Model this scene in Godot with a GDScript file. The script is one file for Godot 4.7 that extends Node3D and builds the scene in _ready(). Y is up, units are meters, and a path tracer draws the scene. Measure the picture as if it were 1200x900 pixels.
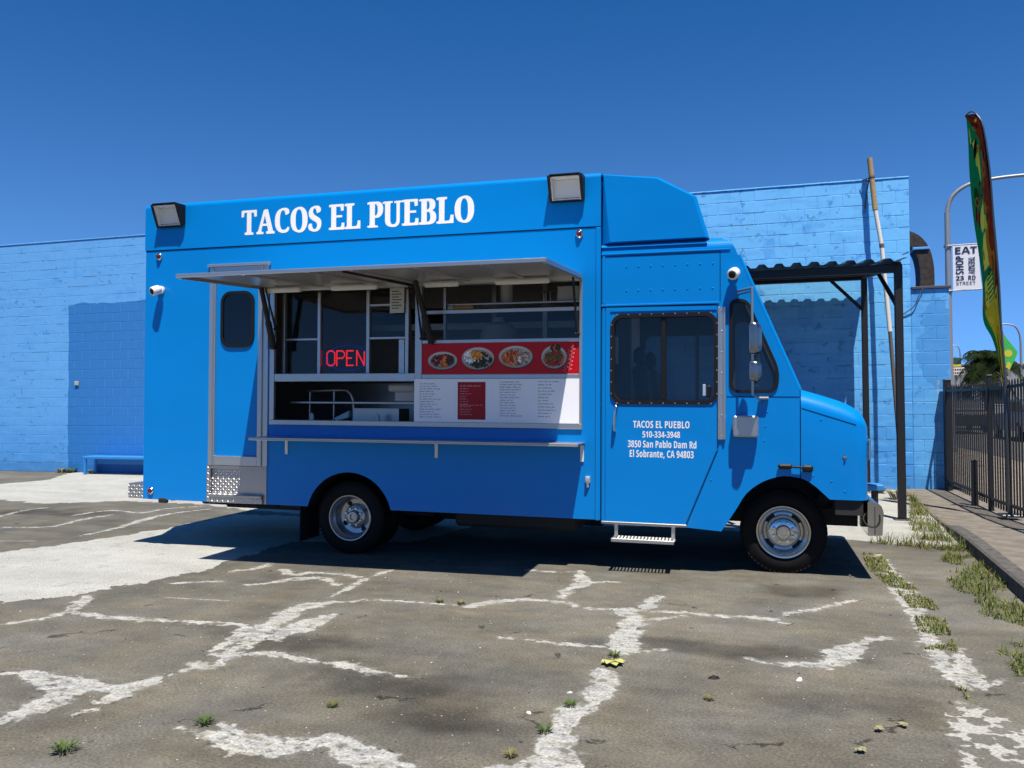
extends Node3D

const SUN_DIR := Vector3(-0.176, -1.0, -0.35)   # the way the sunlight travels
const WALL_Z := -7.5
const COURSE := 0.2036
var rng := RandomNumberGenerator.new()
var M := {}
var taken := {}


# ------------------------------------------------------------------ small helpers
func lin(r: float, g: float, b: float, a := 1.0) -> Color:
	var c := Color(r, g, b).linear_to_srgb()
	c.a = a
	return c


func mat(key: String, color: Color, rough := 0.6, metal := 0.0, spec := 0.5) -> StandardMaterial3D:
	var m := StandardMaterial3D.new()
	m.resource_name = key
	m.albedo_color = color
	m.roughness = rough
	m.metallic = metal
	m.metallic_specular = spec
	M[key] = m
	return m


func numbered(n: String) -> String:
	if not taken.has(n):
		taken[n] = 0
		return n
	taken[n] += 1
	return "%s_%03d" % [n, taken[n]]


func thing(n: String, label: String, category: String, at := Vector3.ZERO, group := "") -> Node3D:
	var o := Node3D.new()
	o.name = numbered(n)
	add_child(o)
	o.position = at
	tag(o, label, category, group)
	return o


func tag(o: Node3D, label: String, category := "", group := "", kind := "") -> void:
	if label: o.set_meta("label", label)
	if category: o.set_meta("category", category)
	if group: o.set_meta("group", group)
	if kind: o.set_meta("kind", kind)


func put(n: String, mesh: Mesh, m: Material, parent: Node) -> MeshInstance3D:
	var o := MeshInstance3D.new()
	o.name = numbered(n) if parent == self else n
	o.mesh = mesh
	o.material_override = null
	if m:
		for i in mesh.get_surface_count():
			o.set_surface_override_material(i, m)
	parent.add_child(o, true)
	return o


func piece(n: String, s: SurfaceTool, m: Material, parent: Node) -> MeshInstance3D:
	return put(n, done(s), m, parent)


func stnew() -> SurfaceTool:
	var s := SurfaceTool.new()
	s.begin(Mesh.PRIMITIVE_TRIANGLES)
	s.set_smooth_group(-1)
	return s


func done(s: SurfaceTool) -> ArrayMesh:
	s.generate_normals()
	return s.commit()


func t3(s: SurfaceTool, a: Vector3, b: Vector3, c: Vector3, n: Vector3) -> void:
	if (a - c).cross(a - b).dot(n) < 0.0:
		var k := b
		b = c
		c = k
	s.add_vertex(a)
	s.add_vertex(b)
	s.add_vertex(c)


func q4(s: SurfaceTool, a: Vector3, b: Vector3, c: Vector3, d: Vector3, n: Vector3) -> void:
	t3(s, a, b, c, n)
	t3(s, a, c, d, n)


func tuv(s: SurfaceTool, v: Array, u: Array, n: Vector3) -> void:
	var o := [0, 1, 2]
	if (v[0] - v[2]).cross(v[0] - v[1]).dot(n) < 0.0:
		o = [0, 2, 1]
	for i in o:
		s.set_uv(u[i])
		s.add_vertex(v[i])


func box(s: SurfaceTool, c: Vector3, size: Vector3, bev := 0.0, bs := Basis.IDENTITY) -> void:
	var h := size * 0.5
	bev = minf(bev, minf(h.x, minf(h.y, h.z)) * 0.9)
	var ax := [Vector3.RIGHT, Vector3.UP, Vector3.BACK]
	var hh := [h.x, h.y, h.z]
	for i in 3:
		for sg in [-1.0, 1.0]:
			var n: Vector3 = ax[i] * sg
			var u: Vector3 = ax[(i + 1) % 3]
			var v: Vector3 = ax[(i + 2) % 3]
			var hu: float = hh[(i + 1) % 3] - bev
			var hv: float = hh[(i + 2) % 3] - bev
			var p: Vector3 = n * hh[i]
			q4(s, c + bs * (p + u * hu + v * hv), c + bs * (p - u * hu + v * hv), c + bs * (p - u * hu - v * hv), c + bs * (p + u * hu - v * hv), bs * n)
	if bev <= 0.0:
		return
	for i in 3:
		var j := (i + 1) % 3
		var k := (i + 2) % 3
		for sj in [-1.0, 1.0]:
			for sk in [-1.0, 1.0]:
				var l: Vector3 = ax[i] * (hh[i] - bev)
				var p: Vector3 = ax[j] * sj * hh[j] + ax[k] * sk * (hh[k] - bev)
				var r: Vector3 = ax[j] * sj * (hh[j] - bev) + ax[k] * sk * hh[k]
				q4(s, c + bs * (p + l), c + bs * (p - l), c + bs * (r - l), c + bs * (r + l), bs * (ax[j] * sj + ax[k] * sk))
	for sx in [-1.0, 1.0]:
		for sy in [-1.0, 1.0]:
			for sz in [-1.0, 1.0]:
				var g := Vector3(sx, sy, sz)
				t3(s, c + bs * (g * Vector3(h.x, h.y - bev, h.z - bev)), c + bs * (g * Vector3(h.x - bev, h.y, h.z - bev)), c + bs * (g * Vector3(h.x - bev, h.y - bev, h.z)), bs * g)


func bar(s: SurfaceTool, x0: float, x1: float, y0: float, y1: float, z0: float, z1: float, bev := 0.0) -> void:
	box(s, Vector3(x0 + x1, y0 + y1, z0 + z1) * 0.5, Vector3(absf(x1 - x0), absf(y1 - y0), absf(z1 - z0)), bev)


func slat(s: SurfaceTool, a: Vector3, b: Vector3, w: float, t: float, up := Vector3.UP, bev := 0.0) -> void:
	# a straight bar from a to b, w wide across and t thick along «up»
	var d := (b - a).normalized()
	var x := d.cross(up).normalized()
	var y := x.cross(d).normalized()
	box(s, (a + b) * 0.5, Vector3(w, t, a.distance_to(b)), bev, Basis(x, y, -d))


func frame_of(d: Vector3) -> Basis:
	d = d.normalized()
	var x := d.cross(Vector3.UP if absf(d.y) < 0.95 else Vector3.RIGHT).normalized()
	return Basis(x, d, x.cross(d).normalized())


func cyl(s: SurfaceTool, a: Vector3, b: Vector3, r0: float, r1 := -1.0, n := 12, caps := true) -> void:
	if r1 < 0.0:
		r1 = r0
	var f := frame_of(b - a)
	s.set_smooth_group(1)
	for i in n:
		var p := f.x * cos(TAU * i / n) + f.z * sin(TAU * i / n)
		var q := f.x * cos(TAU * (i + 1) / n) + f.z * sin(TAU * (i + 1) / n)
		if r1 < 0.0001:
			t3(s, a + p * r0, a + q * r0, b, p + q)
		else:
			q4(s, a + p * r0, a + q * r0, b + q * r1, b + p * r1, p + q)
	s.set_smooth_group(-1)
	if caps:
		for i in n:
			var p := f.x * cos(TAU * i / n) + f.z * sin(TAU * i / n)
			var q := f.x * cos(TAU * (i + 1) / n) + f.z * sin(TAU * (i + 1) / n)
			t3(s, a, a + p * r0, a + q * r0, -f.y)
			if r1 > 0.0001:
				t3(s, b, b + p * r1, b + q * r1, f.y)


func tube(s: SurfaceTool, pts: Array, r: float, n := 8, r_end := -1.0) -> void:
	var rings := []
	var x := Vector3.ZERO
	for i in pts.size():
		var d: Vector3 = (pts[mini(i + 1, pts.size() - 1)] - pts[maxi(i - 1, 0)]).normalized()
		if i == 0:
			x = frame_of(d).x
		x = (x - d * x.dot(d)).normalized()
		var y := d.cross(x)
		var rr := r if r_end < 0.0 else lerpf(r, r_end, float(i) / (pts.size() - 1))
		var ring := []
		for k in n:
			ring.append(pts[i] + (x * cos(TAU * k / n) + y * sin(TAU * k / n)) * rr)
		rings.append(ring)
	s.set_smooth_group(1)
	for i in pts.size() - 1:
		for k in n:
			var k2 := (k + 1) % n
			var mid: Vector3 = (rings[i][k] + rings[i][k2]) * 0.5 - pts[i]
			q4(s, rings[i][k], rings[i][k2], rings[i + 1][k2], rings[i + 1][k], mid)
	s.set_smooth_group(-1)
	for e in [0, pts.size() - 1]:
		var d: Vector3 = pts[e] - pts[1 if e == 0 else e - 1]
		for k in n:
			t3(s, pts[e], rings[e][k], rings[e][(k + 1) % n], d)


func smooth_path(pts: Array, per := 6) -> Array:
	var out := []
	for i in pts.size() - 1:
		var a = pts[maxi(i - 1, 0)]
		var b = pts[i]
		var c = pts[i + 1]
		var d = pts[mini(i + 2, pts.size() - 1)]
		for k in per:
			out.append(b.cubic_interpolate(c, a, d, float(k) / per))
	out.append(pts[-1])
	return out


func lathe(s: SurfaceTool, prof: Array, at: Vector3, axis: Vector3, n := 32, sharp := 0.6) -> void:
	# prof: Vector2(radius, along the axis)
	var f := frame_of(axis)
	var group := 2
	var before := Vector2.ZERO
	for i in prof.size() - 1:
		var d: Vector2 = (prof[i + 1] - prof[i]).normalized()
		if i > 0 and before.dot(d) < cos(sharp):
			group += 1
		before = d
		s.set_smooth_group(group)
		var nn := Vector2(d.y, -d.x)
		for k in n:
			var p := f.x * cos(TAU * k / n) + f.z * sin(TAU * k / n)
			var q := f.x * cos(TAU * (k + 1) / n) + f.z * sin(TAU * (k + 1) / n)
			var a0: Vector3 = at + p * prof[i].x + f.y * prof[i].y
			var b0: Vector3 = at + q * prof[i].x + f.y * prof[i].y
			var a1: Vector3 = at + p * prof[i + 1].x + f.y * prof[i + 1].y
			var b1: Vector3 = at + q * prof[i + 1].x + f.y * prof[i + 1].y
			var h := (p + q) * 0.5 * nn.x + f.y * nn.y
			if prof[i].x < 0.0001:
				t3(s, a0, a1, b1, h)
			elif prof[i + 1].x < 0.0001:
				t3(s, a0, b0, a1, h)
			else:
				q4(s, a0, b0, b1, a1, h)
	s.set_smooth_group(-1)


func plate(s: SurfaceTool, poly: PackedVector2Array, z0: float, z1: float, xf := Transform3D.IDENTITY) -> void:
	# a flat outline in x, y with thickness from z0 to z1
	var tri := Geometry2D.triangulate_polygon(poly)
	for z in [z0, z1]:
		var n := xf.basis * (Vector3.BACK if z == maxf(z0, z1) else Vector3.FORWARD)
		for i in range(0, tri.size(), 3):
			var v := []
			for k in 3:
				v.append(xf * Vector3(poly[tri[i + k]].x, poly[tri[i + k]].y, z))
			t3(s, v[0], v[1], v[2], n)
	if is_equal_approx(z0, z1):
		return
	var cw := Geometry2D.is_polygon_clockwise(poly)
	for i in poly.size():
		var a := poly[i]
		var b := poly[(i + 1) % poly.size()]
		var d := (b - a).orthogonal() * (1.0 if cw else -1.0)
		# orthogonal() turns the edge; the sign only keeps neighbours alike
		q4(s, xf * Vector3(a.x, a.y, z0), xf * Vector3(b.x, b.y, z0), xf * Vector3(b.x, b.y, z1), xf * Vector3(a.x, a.y, z1), xf.basis * Vector3(-d.x, -d.y, 0))


func round_rect(x0: float, x1: float, y0: float, y1: float, r: float, n := 6) -> PackedVector2Array:
	var out := PackedVector2Array()
	for c in [[x1 - r, y1 - r, 0], [x0 + r, y1 - r, 1], [x0 + r, y0 + r, 2], [x1 - r, y0 + r, 3]]:
		for k in n + 1:
			var a: float = (c[2] + float(k) / n) * PI / 2
			out.append(Vector2(c[0] + cos(a) * r, c[1] + sin(a) * r))
	return out


func round_poly(pts: Array, r: float, n := 5) -> PackedVector2Array:
	var out := PackedVector2Array()
	for i in pts.size():
		var p: Vector2 = pts[i]
		var a: Vector2 = pts[i - 1]
		var b: Vector2 = pts[(i + 1) % pts.size()]
		var l := minf(r, minf(p.distance_to(a), p.distance_to(b)) * 0.48)
		var u := p + (a - p).normalized() * l
		var v := p + (b - p).normalized() * l
		for k in n + 1:
			var t := float(k) / n
			out.append(u.lerp(p, t).lerp(p.lerp(v, t), t))
	return out


func grown(poly: PackedVector2Array, by: float) -> PackedVector2Array:
	var r := Geometry2D.offset_polygon(poly, by, Geometry2D.JOIN_MITER)
	return r[0]


func ring_plate(s: SurfaceTool, inner: PackedVector2Array, w: float, z0: float, z1: float) -> void:
	# a flat band of width w round an outline that is given in order round its middle
	var n := inner.size()
	var outer := []
	for i in n:
		var a := (inner[i] - inner[i - 1])
		var b := (inner[(i + 1) % n] - inner[i])
		var d := (a.normalized() + b.normalized()).normalized()
		var o := Vector2(d.y, -d.x)
		outer.append(inner[i] + o * w)
	for i in n:
		var j := (i + 1) % n
		var A := Vector3(inner[i].x, inner[i].y, 0)
		var B := Vector3(inner[j].x, inner[j].y, 0)
		var C := Vector3(outer[j].x, outer[j].y, 0)
		var D := Vector3(outer[i].x, outer[i].y, 0)
		var f := Vector3(0, 0, z1)
		var g := Vector3(0, 0, z0)
		q4(s, A + f, B + f, C + f, D + f, Vector3.BACK)
		q4(s, D + f, C + f, C + g, D + g, D - A)
		q4(s, A + f, B + f, B + g, A + g, A - D)


func poly_csg(poly: PackedVector2Array, z0: float, z1: float, m: Material, op := CSGShape3D.OPERATION_UNION) -> CSGPolygon3D:
	var c := CSGPolygon3D.new()
	c.polygon = poly
	c.depth = absf(z1 - z0)
	c.position.z = maxf(z0, z1)
	c.material = m
	c.operation = op
	return c


func box_csg(x0: float, x1: float, y0: float, y1: float, z0: float, z1: float, m: Material, op := CSGShape3D.OPERATION_UNION) -> CSGBox3D:
	var c := CSGBox3D.new()
	c.size = Vector3(x1 - x0, y1 - y0, z1 - z0)
	c.position = Vector3(x0 + x1, y0 + y1, z0 + z1) * 0.5
	c.material = m
	c.operation = op
	return c


func carved(parts: Array) -> Mesh:
	var root := CSGCombiner3D.new()
	for p in parts:
		root.add_child(p)
	add_child(root)
	for i in 3:
		await get_tree().process_frame
	var mesh := root.bake_static_mesh()
	remove_child(root)
	root.free()
	return mesh


func font(bold: bool, serif := false) -> SystemFont:
	var f := SystemFont.new()
	f.font_names = PackedStringArray(["Droid Serif" if serif else "Droid Sans"])
	f.font_weight = 700 if bold else 400
	return f


func words(n: String, text: String, f: Font, c: Vector3, w: float, h: float, m: Material, parent: Node, depth := 0.004, turn := 0.0) -> MeshInstance3D:
	var t := TextMesh.new()
	t.text = text
	t.font = f
	t.font_size = 64
	t.pixel_size = 0.01
	t.depth = 0.1
	t.curve_step = 1.0
	var b := t.get_aabb()
	var o := put(n, t, m, parent)
	var k := Vector3(w / b.size.x, h / b.size.y, depth / maxf(b.size.z, 0.001))
	o.transform = Transform3D(Basis(Vector3.BACK, turn) * Basis.from_scale(k), c) * Transform3D(Basis.IDENTITY, -b.get_center())
	return o



# ------------------------------------------------------------------ textures
func noise(freq: float, octaves := 4, sd := 1, type := FastNoiseLite.TYPE_SIMPLEX_SMOOTH) -> FastNoiseLite:
	var n := FastNoiseLite.new()
	n.noise_type = type
	n.frequency = freq
	n.fractal_octaves = octaves
	n.seed = sd
	return n


func noise_tex(freq: float, c0: Color, c1: Color, size := 512, octaves := 4, sd := 1, type := FastNoiseLite.TYPE_SIMPLEX_SMOOTH, mid := -1.0) -> NoiseTexture2D:
	var t := NoiseTexture2D.new()
	t.width = size
	t.height = size
	t.seamless = true
	t.noise = noise(freq, octaves, sd, type)
	var g := Gradient.new()
	g.set_color(0, c0)
	g.set_color(1, c1)
	if mid > 0.0:
		g.set_offset(0, mid)
	t.color_ramp = g
	return t


func bump_tex(freq: float, strength: float, size := 512, octaves := 4, sd := 1) -> NoiseTexture2D:
	var t := NoiseTexture2D.new()
	t.width = size
	t.height = size
	t.seamless = true
	t.as_normal_map = true
	t.bump_strength = strength
	t.noise = noise(freq, octaves, sd)
	return t


func triplanar(m: StandardMaterial3D, metres: float, world := true) -> StandardMaterial3D:
	m.uv1_triplanar = true
	m.uv1_world_triplanar = world
	m.uv1_scale = Vector3.ONE / metres
	return m

const STROKES := [
	["A", [[-0.21, 3.63, 0.06], [-0.11, 3.57, 0.08], [0.14, 3.63, 0.20], [0.38, 3.65, 0.20], [0.52, 3.66, 0.13], [0.63, 3.63, 0.16], [0.68, 3.46, 0.11], [0.73, 3.32, 0.04], [0.79, 3.21, 0.03]]],
	["A", [[0.35, 4.18, 0.16], [0.40, 4.04, 0.20], [0.40, 3.89, 0.24], [0.39, 3.75, 0.20], [0.45, 3.66, 0.15]]],
	["A", [[-0.07, 3.59, 0.06], [0.25, 3.75, 0.10], [0.28, 3.72, 0.10]]],
	["A", [[0.65, 3.85, 0.05], [0.67, 3.78, 0.12], [0.67, 3.62, 0.10], [0.69, 3.47, 0.06]]],
	["A", [[0.65, 4.01, 0.03], [0.67, 3.95, 0.06], [0.73, 3.93, 0.02]]],
	["B", [[-1.11, 2.83, 0.06], [-1.01, 2.71, 0.07], [-0.95, 2.56, 0.08], [-0.92, 2.40, 0.08]]],
	["B", [[-0.91, 2.42, 0.10], [-1.06, 2.18, 0.14], [-1.16, 2.01, 0.08]]],
	["B", [[-0.88, 2.44, 0.06], [-0.68, 2.46, 0.10], [-0.38, 2.47, 0.11], [-0.06, 2.44, 0.09], [0.26, 2.42, 0.08], [0.48, 2.40, 0.05], [0.72, 2.40, 0.05]]],
	["C", [[0.65, 2.93, 0.05], [0.62, 2.72, 0.10], [0.54, 2.45, 0.12]]],
	["C", [[0.71, 3.03, 0.07], [0.80, 3.01, 0.12], [0.78, 2.79, 0.16], [0.69, 2.48, 0.20], [0.64, 2.13, 0.22], [0.60, 1.90, 0.18], [0.70, 1.77, 0.20], [0.81, 1.66, 0.05]]],
	["C", [[0.87, 2.63, 0.14], [0.88, 2.43, 0.26], [0.91, 2.25, 0.28], [0.95, 2.06, 0.12]]],
	["C", [[0.77, 3.02, 0.06], [1.03, 2.91, 0.12], [1.23, 2.96, 0.10], [1.44, 2.99, 0.10], [1.58, 3.00, 0.12], [1.77, 3.07, 0.08], [1.99, 3.09, 0.07]]],
	["C", [[0.81, 1.69, 0.05], [1.04, 1.55, 0.05], [1.38, 1.54, 0.04], [1.58, 1.54, 0.03]]],
	["C", [[0.70, 3.19, 0.08], [0.82, 3.22, 0.14], [0.82, 3.09, 0.06]]],
	["D", [[-0.23, 1.34, 0.06], [-0.09, 1.27, 0.08], [0.03, 1.07, 0.12], [0.29, 0.97, 0.12], [0.54, 1.20, 0.04]]],
	["D", [[-0.24, 0.74, 0.10], [-0.05, 0.88, 0.12], [0.11, 0.76, 0.08], [0.54, 0.83, 0.06]]],
	["D", [[-0.64, 0.88, 0.08], [-0.52, 0.73, 0.10], [-0.51, 0.49, 0.07]]],
	["D", [[0.66, 1.56, 0.03], [0.66, 1.20, 0.06], [0.63, 0.95, 0.08], [0.66, 0.62, 0.05], [0.71, 0.49, 0.04]]],
	["D", [[-0.87, 1.47, 0.04], [-0.68, 1.35, 0.06], [-0.48, 1.27, 0.04]]],
	["P", [[-0.55, 1.88, 0.06], [-0.02, 1.85, 0.06]]],
	["P", [[-4.15, 0.13, 0.07], [-3.74, 0.03, 0.07]]],
	["E", [[2.25, 2.25, 0.02], [2.53, 2.27, 0.05], [2.87, 2.28, 0.06], [2.89, 2.28, 0.01]]],
	["E", [[3.08, 2.31, 0.02], [3.24, 2.25, 0.02]]],
	["E", [[3.70, 2.29, 0.02], [3.83, 2.35, 0.05], [4.01, 2.31, 0.08], [4.12, 2.35, 0.06]]],
	["F", [[1.76, 1.57, 0.08], [1.90, 1.40, 0.14], [2.06, 1.28, 0.10], [2.28, 1.25, 0.06], [2.44, 1.29, 0.05], [2.58, 1.43, 0.02]]],
	["F", [[1.55, 1.55, 0.05], [1.68, 1.54, 0.04]]],
	["F", [[2.37, 1.11, 0.10], [2.36, 0.82, 0.14], [2.40, 0.56, 0.18], [2.30, 0.16, 0.06]]],
	["F", [[1.86, 0.20, 0.08], [2.10, 0.22, 0.05], [2.29, 0.17, 0.04]]],
	["F", [[2.40, 0.56, 0.05], [2.67, 0.49, 0.05]]],
	["G", [[2.60, 1.40, 0.05], [2.80, 1.37, 0.08], [3.04, 1.36, 0.08], [3.28, 1.35, 0.07], [3.56, 1.36, 0.08], [3.79, 1.35, 0.08], [3.94, 1.45, 0.05]]],
	["G", [[3.06, 0.91, 0.08], [3.02, 1.11, 0.16], [3.02, 1.32, 0.08]]],
	["G", [[2.82, 1.39, 0.10], [2.98, 1.59, 0.20], [2.96, 1.96, 0.22], [3.01, 2.23, 0.26], [2.99, 2.44, 0.08]]],
	["G", [[2.99, 1.63, 0.06], [3.15, 1.56, 0.06], [3.28, 1.42, 0.05]]],
	["G", [[2.92, 2.70, 0.08], [3.00, 2.83, 0.18], [3.01, 3.06, 0.20], [2.97, 3.19, 0.10], [2.93, 3.35, 0.18], [2.92, 3.52, 0.14], [2.93, 3.71, 0.20], [2.97, 3.90, 0.30], [2.88, 3.97, 0.14], [2.74, 4.04, 0.08]]],
	["H", [[1.22, 4.01, 0.02], [1.34, 4.01, 0.08], [1.51, 4.06, 0.16], [1.67, 4.11, 0.22], [1.82, 4.08, 0.20], [1.91, 3.99, 0.16], [1.99, 3.95, 0.18], [2.11, 4.01, 0.22], [2.23, 4.08, 0.22], [2.40, 4.09, 0.08]]],
	["H", [[1.39, 3.92, 0.05], [1.54, 3.98, 0.08], [1.67, 4.02, 0.10], [1.80, 4.02, 0.12]]],
	["I", [[3.87, 1.40, 0.05], [4.01, 1.15, 0.06], [4.19, 0.98, 0.07], [4.46, 0.65, 0.05]]],
	["J", [[4.58, 1.62, 0.04], [4.43, 1.72, 0.10], [4.33, 1.88, 0.16], [4.24, 2.09, 0.28], [4.16, 2.26, 0.14]]],
	["K", [[4.87, -1.31, 0.10], [4.87, -0.42, 0.14], [4.84, 0.47, 0.22], [4.82, 0.99, 0.14], [4.79, 1.43, 0.12], [4.76, 1.98, 0.14], [4.78, 2.09, 0.06]]],
	["K", [[4.74, 2.19, 0.06], [4.76, 2.36, 0.14], [4.80, 2.50, 0.05]]],
	["K", [[4.90, 1.78, 0.05], [4.86, 2.11, 0.14], [4.85, 2.37, 0.18], [4.86, 2.51, 0.05]]],
	["K", [[4.74, 2.83, 0.20], [4.75, 3.02, 0.38], [4.74, 3.22, 0.42], [4.74, 3.39, 0.46], [4.74, 3.54, 0.50]]],
	["K", [[4.88, 2.44, 0.02], [4.99, 2.34, 0.03], [5.11, 2.35, 0.05]]],
	["B", [[-5.85, -1.38, 0.05], [-6.06, -2.04, 0.08], [-5.98, -2.34, 0.06]]],
	["B", [[-4.94, -0.68, 0.05], [-4.43, -0.87, 0.07], [-4.54, -1.45, 0.10], [-4.50, -1.95, 0.08]]],
	["C", [[-3.51, -0.38, 0.05], [-3.56, -1.02, 0.10], [-3.72, -1.57, 0.16], [-3.79, -2.21, 0.10], [-3.56, -2.81, 0.06]]],
	["B", [[-4.97, -1.75, 0.05], [-4.86, -2.32, 0.07], [-4.25, -2.19, 0.06], [-4.22, -2.66, 0.08], [-3.86, -3.04, 0.05]]],
]


# ------------------------------------------------------------------ ground
const GU := [[-14.0, 0.0], [-4.5, 300.0], [6.2, 1948.0], [9.0, 2048.0]]
const GV := [[-8.0, 0.0], [-2.5, 330.0], [4.8, 1990.0], [14.0, 2048.0]]


func warp(t: Array, x: float, back := false) -> float:
	var a := 1 if back else 0
	for i in t.size() - 1:
		if x <= t[i + 1][a] or i == t.size() - 2:
			return t[i][1 - a] + (x - t[i][a]) / (t[i + 1][a] - t[i][a]) * (t[i + 1][1 - a] - t[i][1 - a])
	return 0.0


func ground_picture() -> ImageTexture:
	var n := 2048
	var small := Image.create(512, 512, false, Image.FORMAT_RGB8)
	var big := noise(0.22, 3, 4)
	var mid := noise(1.3, 4, 9)
	var streak := noise(2.5, 3, 17)
	var speck := noise(7.0, 3, 19)
	for j in 512:
		var z := warp(GV, (j + 0.5) * 4.0, true)
		for i in 512:
			var x := warp(GU, (i + 0.5) * 4.0, true)
			var a := big.get_noise_2d(x, z)
			var b := mid.get_noise_2d(x, z)
			var c := streak.get_noise_2d(x * 0.5 + 40.0, z * 1.6)
			var v := 0.446 + 0.055 * a + 0.060 * b + 0.04 * c + 0.028 * speck.get_noise_2d(x, z)
			var warm := 0.5 + 0.9 * mid.get_noise_2d(x + 70.0, z * 1.2 - 30.0)
			# oil and tyre stains under and before the parked cars
			for st in [[4.05, 0.45, 0.5, 0.25], [3.5, 2.15, 0.9, 0.18], [4.35, 2.95, 0.6, 0.25], [0.9, 2.7, 0.5, 0.3], [2.4, 3.6, 0.5, 0.25], [-5.6, -1.9, 1.1, 0.35], [1.7, 3.2, 0.7, 0.3]]:
				var d := Vector2((x - st[0]) / st[2], (z - st[1]) / st[3]).length() + 0.5 * b
				v -= 0.10 * clampf((1.0 - d) * 1.6, 0.0, 1.0)
			small.set_pixel(i, j, Color(v * (0.99 + 0.045 * warm), v * (0.985 + 0.012 * warm), v * (0.935 - 0.045 * warm)))
	small.resize(n, n, Image.INTERPOLATE_CUBIC)
	var px := small.get_data()
	var kind := PackedByteArray()
	kind.resize(n * n)
	var cover := PackedFloat32Array()
	cover.resize(n * n)
	var rag := noise(3.0, 4, 21)
	var fine := noise(14.0, 3, 22)
	# the pale concrete: a slab under the truck's rear half and an apron along the building
	var slabs := [
		PackedVector2Array([Vector2(-5.6, 1.6), Vector2(-4.3, 1.05), Vector2(-3.52, 0.72), Vector2(-3.35, 0.3), Vector2(-3.2, -0.1), Vector2(-3.05, -0.6), Vector2(-2.95, -1.09), Vector2(-2.9, -2.4), Vector2(0.6, -2.4), Vector2(0.3, -0.9), Vector2(-0.95, -0.6), Vector2(-0.95, 0.45), Vector2(-0.93, 1.0), Vector2(-1.1, 1.45), Vector2(-1.25, 1.94), Vector2(-1.43, 2.16), Vector2(-1.75, 2.36), Vector2(-2.4, 2.75), Vector2(-4.5, 3.9), Vector2(-6.5, 4.4)]),
		PackedVector2Array([Vector2(-11.6, -4.55), Vector2(-9.9, -4.75), Vector2(-9.6, -5.9), Vector2(-10.2, -6.8), Vector2(-10.6, -7.6), Vector2(6.05, -7.6), Vector2(5.85, -2.0), Vector2(5.2, -1.96), Vector2(4.6, -2.2), Vector2(3.0, -2.6), Vector2(0.6, -2.3), Vector2(-2.9, -2.75), Vector2(-4.0, -3.2), Vector2(-5.5, -3.3), Vector2(-6.5, -2.7), Vector2(-7.6, -3.0), Vector2(-9.2, -3.3), Vector2(-11.6, -3.5)]),
	]
	for sl in slabs:
		var lo: Vector2 = sl[0]
		var hi: Vector2 = sl[0]
		for p in sl:
			lo = lo.min(p)
			hi = hi.max(p)
		for j in range(maxi(0, int(warp(GV, lo.y - 0.2))), mini(n, int(warp(GV, hi.y + 0.2)) + 1)):
			var z := warp(GV, j + 0.5, true)
			for i in range(maxi(0, int(warp(GU, lo.x - 0.2))), mini(n, int(warp(GU, hi.x + 0.2)) + 1)):
				var x := warp(GU, i + 0.5, true)
				var r := rag.get_noise_2d(x, z)
				if Geometry2D.is_point_in_polygon(Vector2(x + 0.10 * r, z + 0.10 * fine.get_noise_2d(x * 0.3, z * 0.3)), sl):
					kind[j * n + i] = 1
					cover[j * n + i] = 1.0
	# white filler in the cracks, painted bay lines
	for stroke in STROKES:
		var letter: String = stroke[0]
		var pts := []
		for p in stroke[1]:
			pts.append(Vector3(p[0], p[1], p[2]))
		pts = smooth_path(pts, 4) if letter != "P" else pts
		for k in pts.size() - 1:
			var a := Vector2(pts[k].x, pts[k].y)
			var b := Vector2(pts[k + 1].x, pts[k + 1].y)
			var pad := maxf(pts[k].z, pts[k + 1].z) * 0.5 + 0.05
			var lo := a.min(b) - Vector2.ONE * pad
			var hi := a.max(b) + Vector2.ONE * pad
			var ab := b - a
			var ll := maxf(ab.length_squared(), 1e-6)
			for j in range(maxi(0, int(warp(GV, lo.y))), mini(n, int(warp(GV, hi.y)) + 1)):
				var z := warp(GV, j + 0.5, true)
				for i in range(maxi(0, int(warp(GU, lo.x))), mini(n, int(warp(GU, hi.x)) + 1)):
					var x := warp(GU, i + 0.5, true)
					var p := Vector2(x, z)
					var t := clampf((p - a).dot(ab) / ll, 0.0, 1.0)
					var w := lerpf(pts[k].z, pts[k + 1].z, t) * 0.5
					var d := (a + ab * t).distance_to(p) - w
					if d > 0.05:
						continue
					if letter == "P":
						d += 0.012 * fine.get_noise_2d(x * 2.0, z * 2.0) + 0.012
					else:
						d += w * 0.24 + 0.045 * rag.get_noise_2d(x * 1.6, z * 1.6) + 0.036 * fine.get_noise_2d(x * 0.9, z * 0.9) - 0.008
					var c := clampf(-d / 0.014, 0.0, 1.0)
					if c <= 0.0 and d < 0.016 and letter != "P" and kind[j * n + i] == 0 and fine.get_noise_2d(x * 0.5 + 31.0, z * 0.5) > 0.12:
						kind[j * n + i] = 5
						cover[j * n + i] = 0.0
					elif c <= 0.0 and d < 0.05 and letter != "P":
						# dust rubbed off the filler
						c = 0.26 * (1.0 - d / 0.05) * clampf(0.55 + 1.2 * fine.get_noise_2d(x * 0.7, z * 0.7 + 9.0), 0.0, 1.0)
					if c > cover[j * n + i] or kind[j * n + i] == 1 and c > 0.5:
						cover[j * n + i] = c
						kind[j * n + i] = 3 if letter == "K" and z > 2.75 else (2 if letter != "P" else 4)
	var crackle := noise(9.0, 2, 31, FastNoiseLite.TYPE_CELLULAR)
	crackle.cellular_return_type = FastNoiseLite.RETURN_DISTANCE2_SUB
	var worn := noise(5.0, 4, 33)
	var wisp := noise(3.2, 4, 35)
	var net := noise(0.62, 2, 36, FastNoiseLite.TYPE_CELLULAR)
	net.cellular_return_type = FastNoiseLite.RETURN_DISTANCE2_SUB
	net.domain_warp_enabled = true
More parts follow.
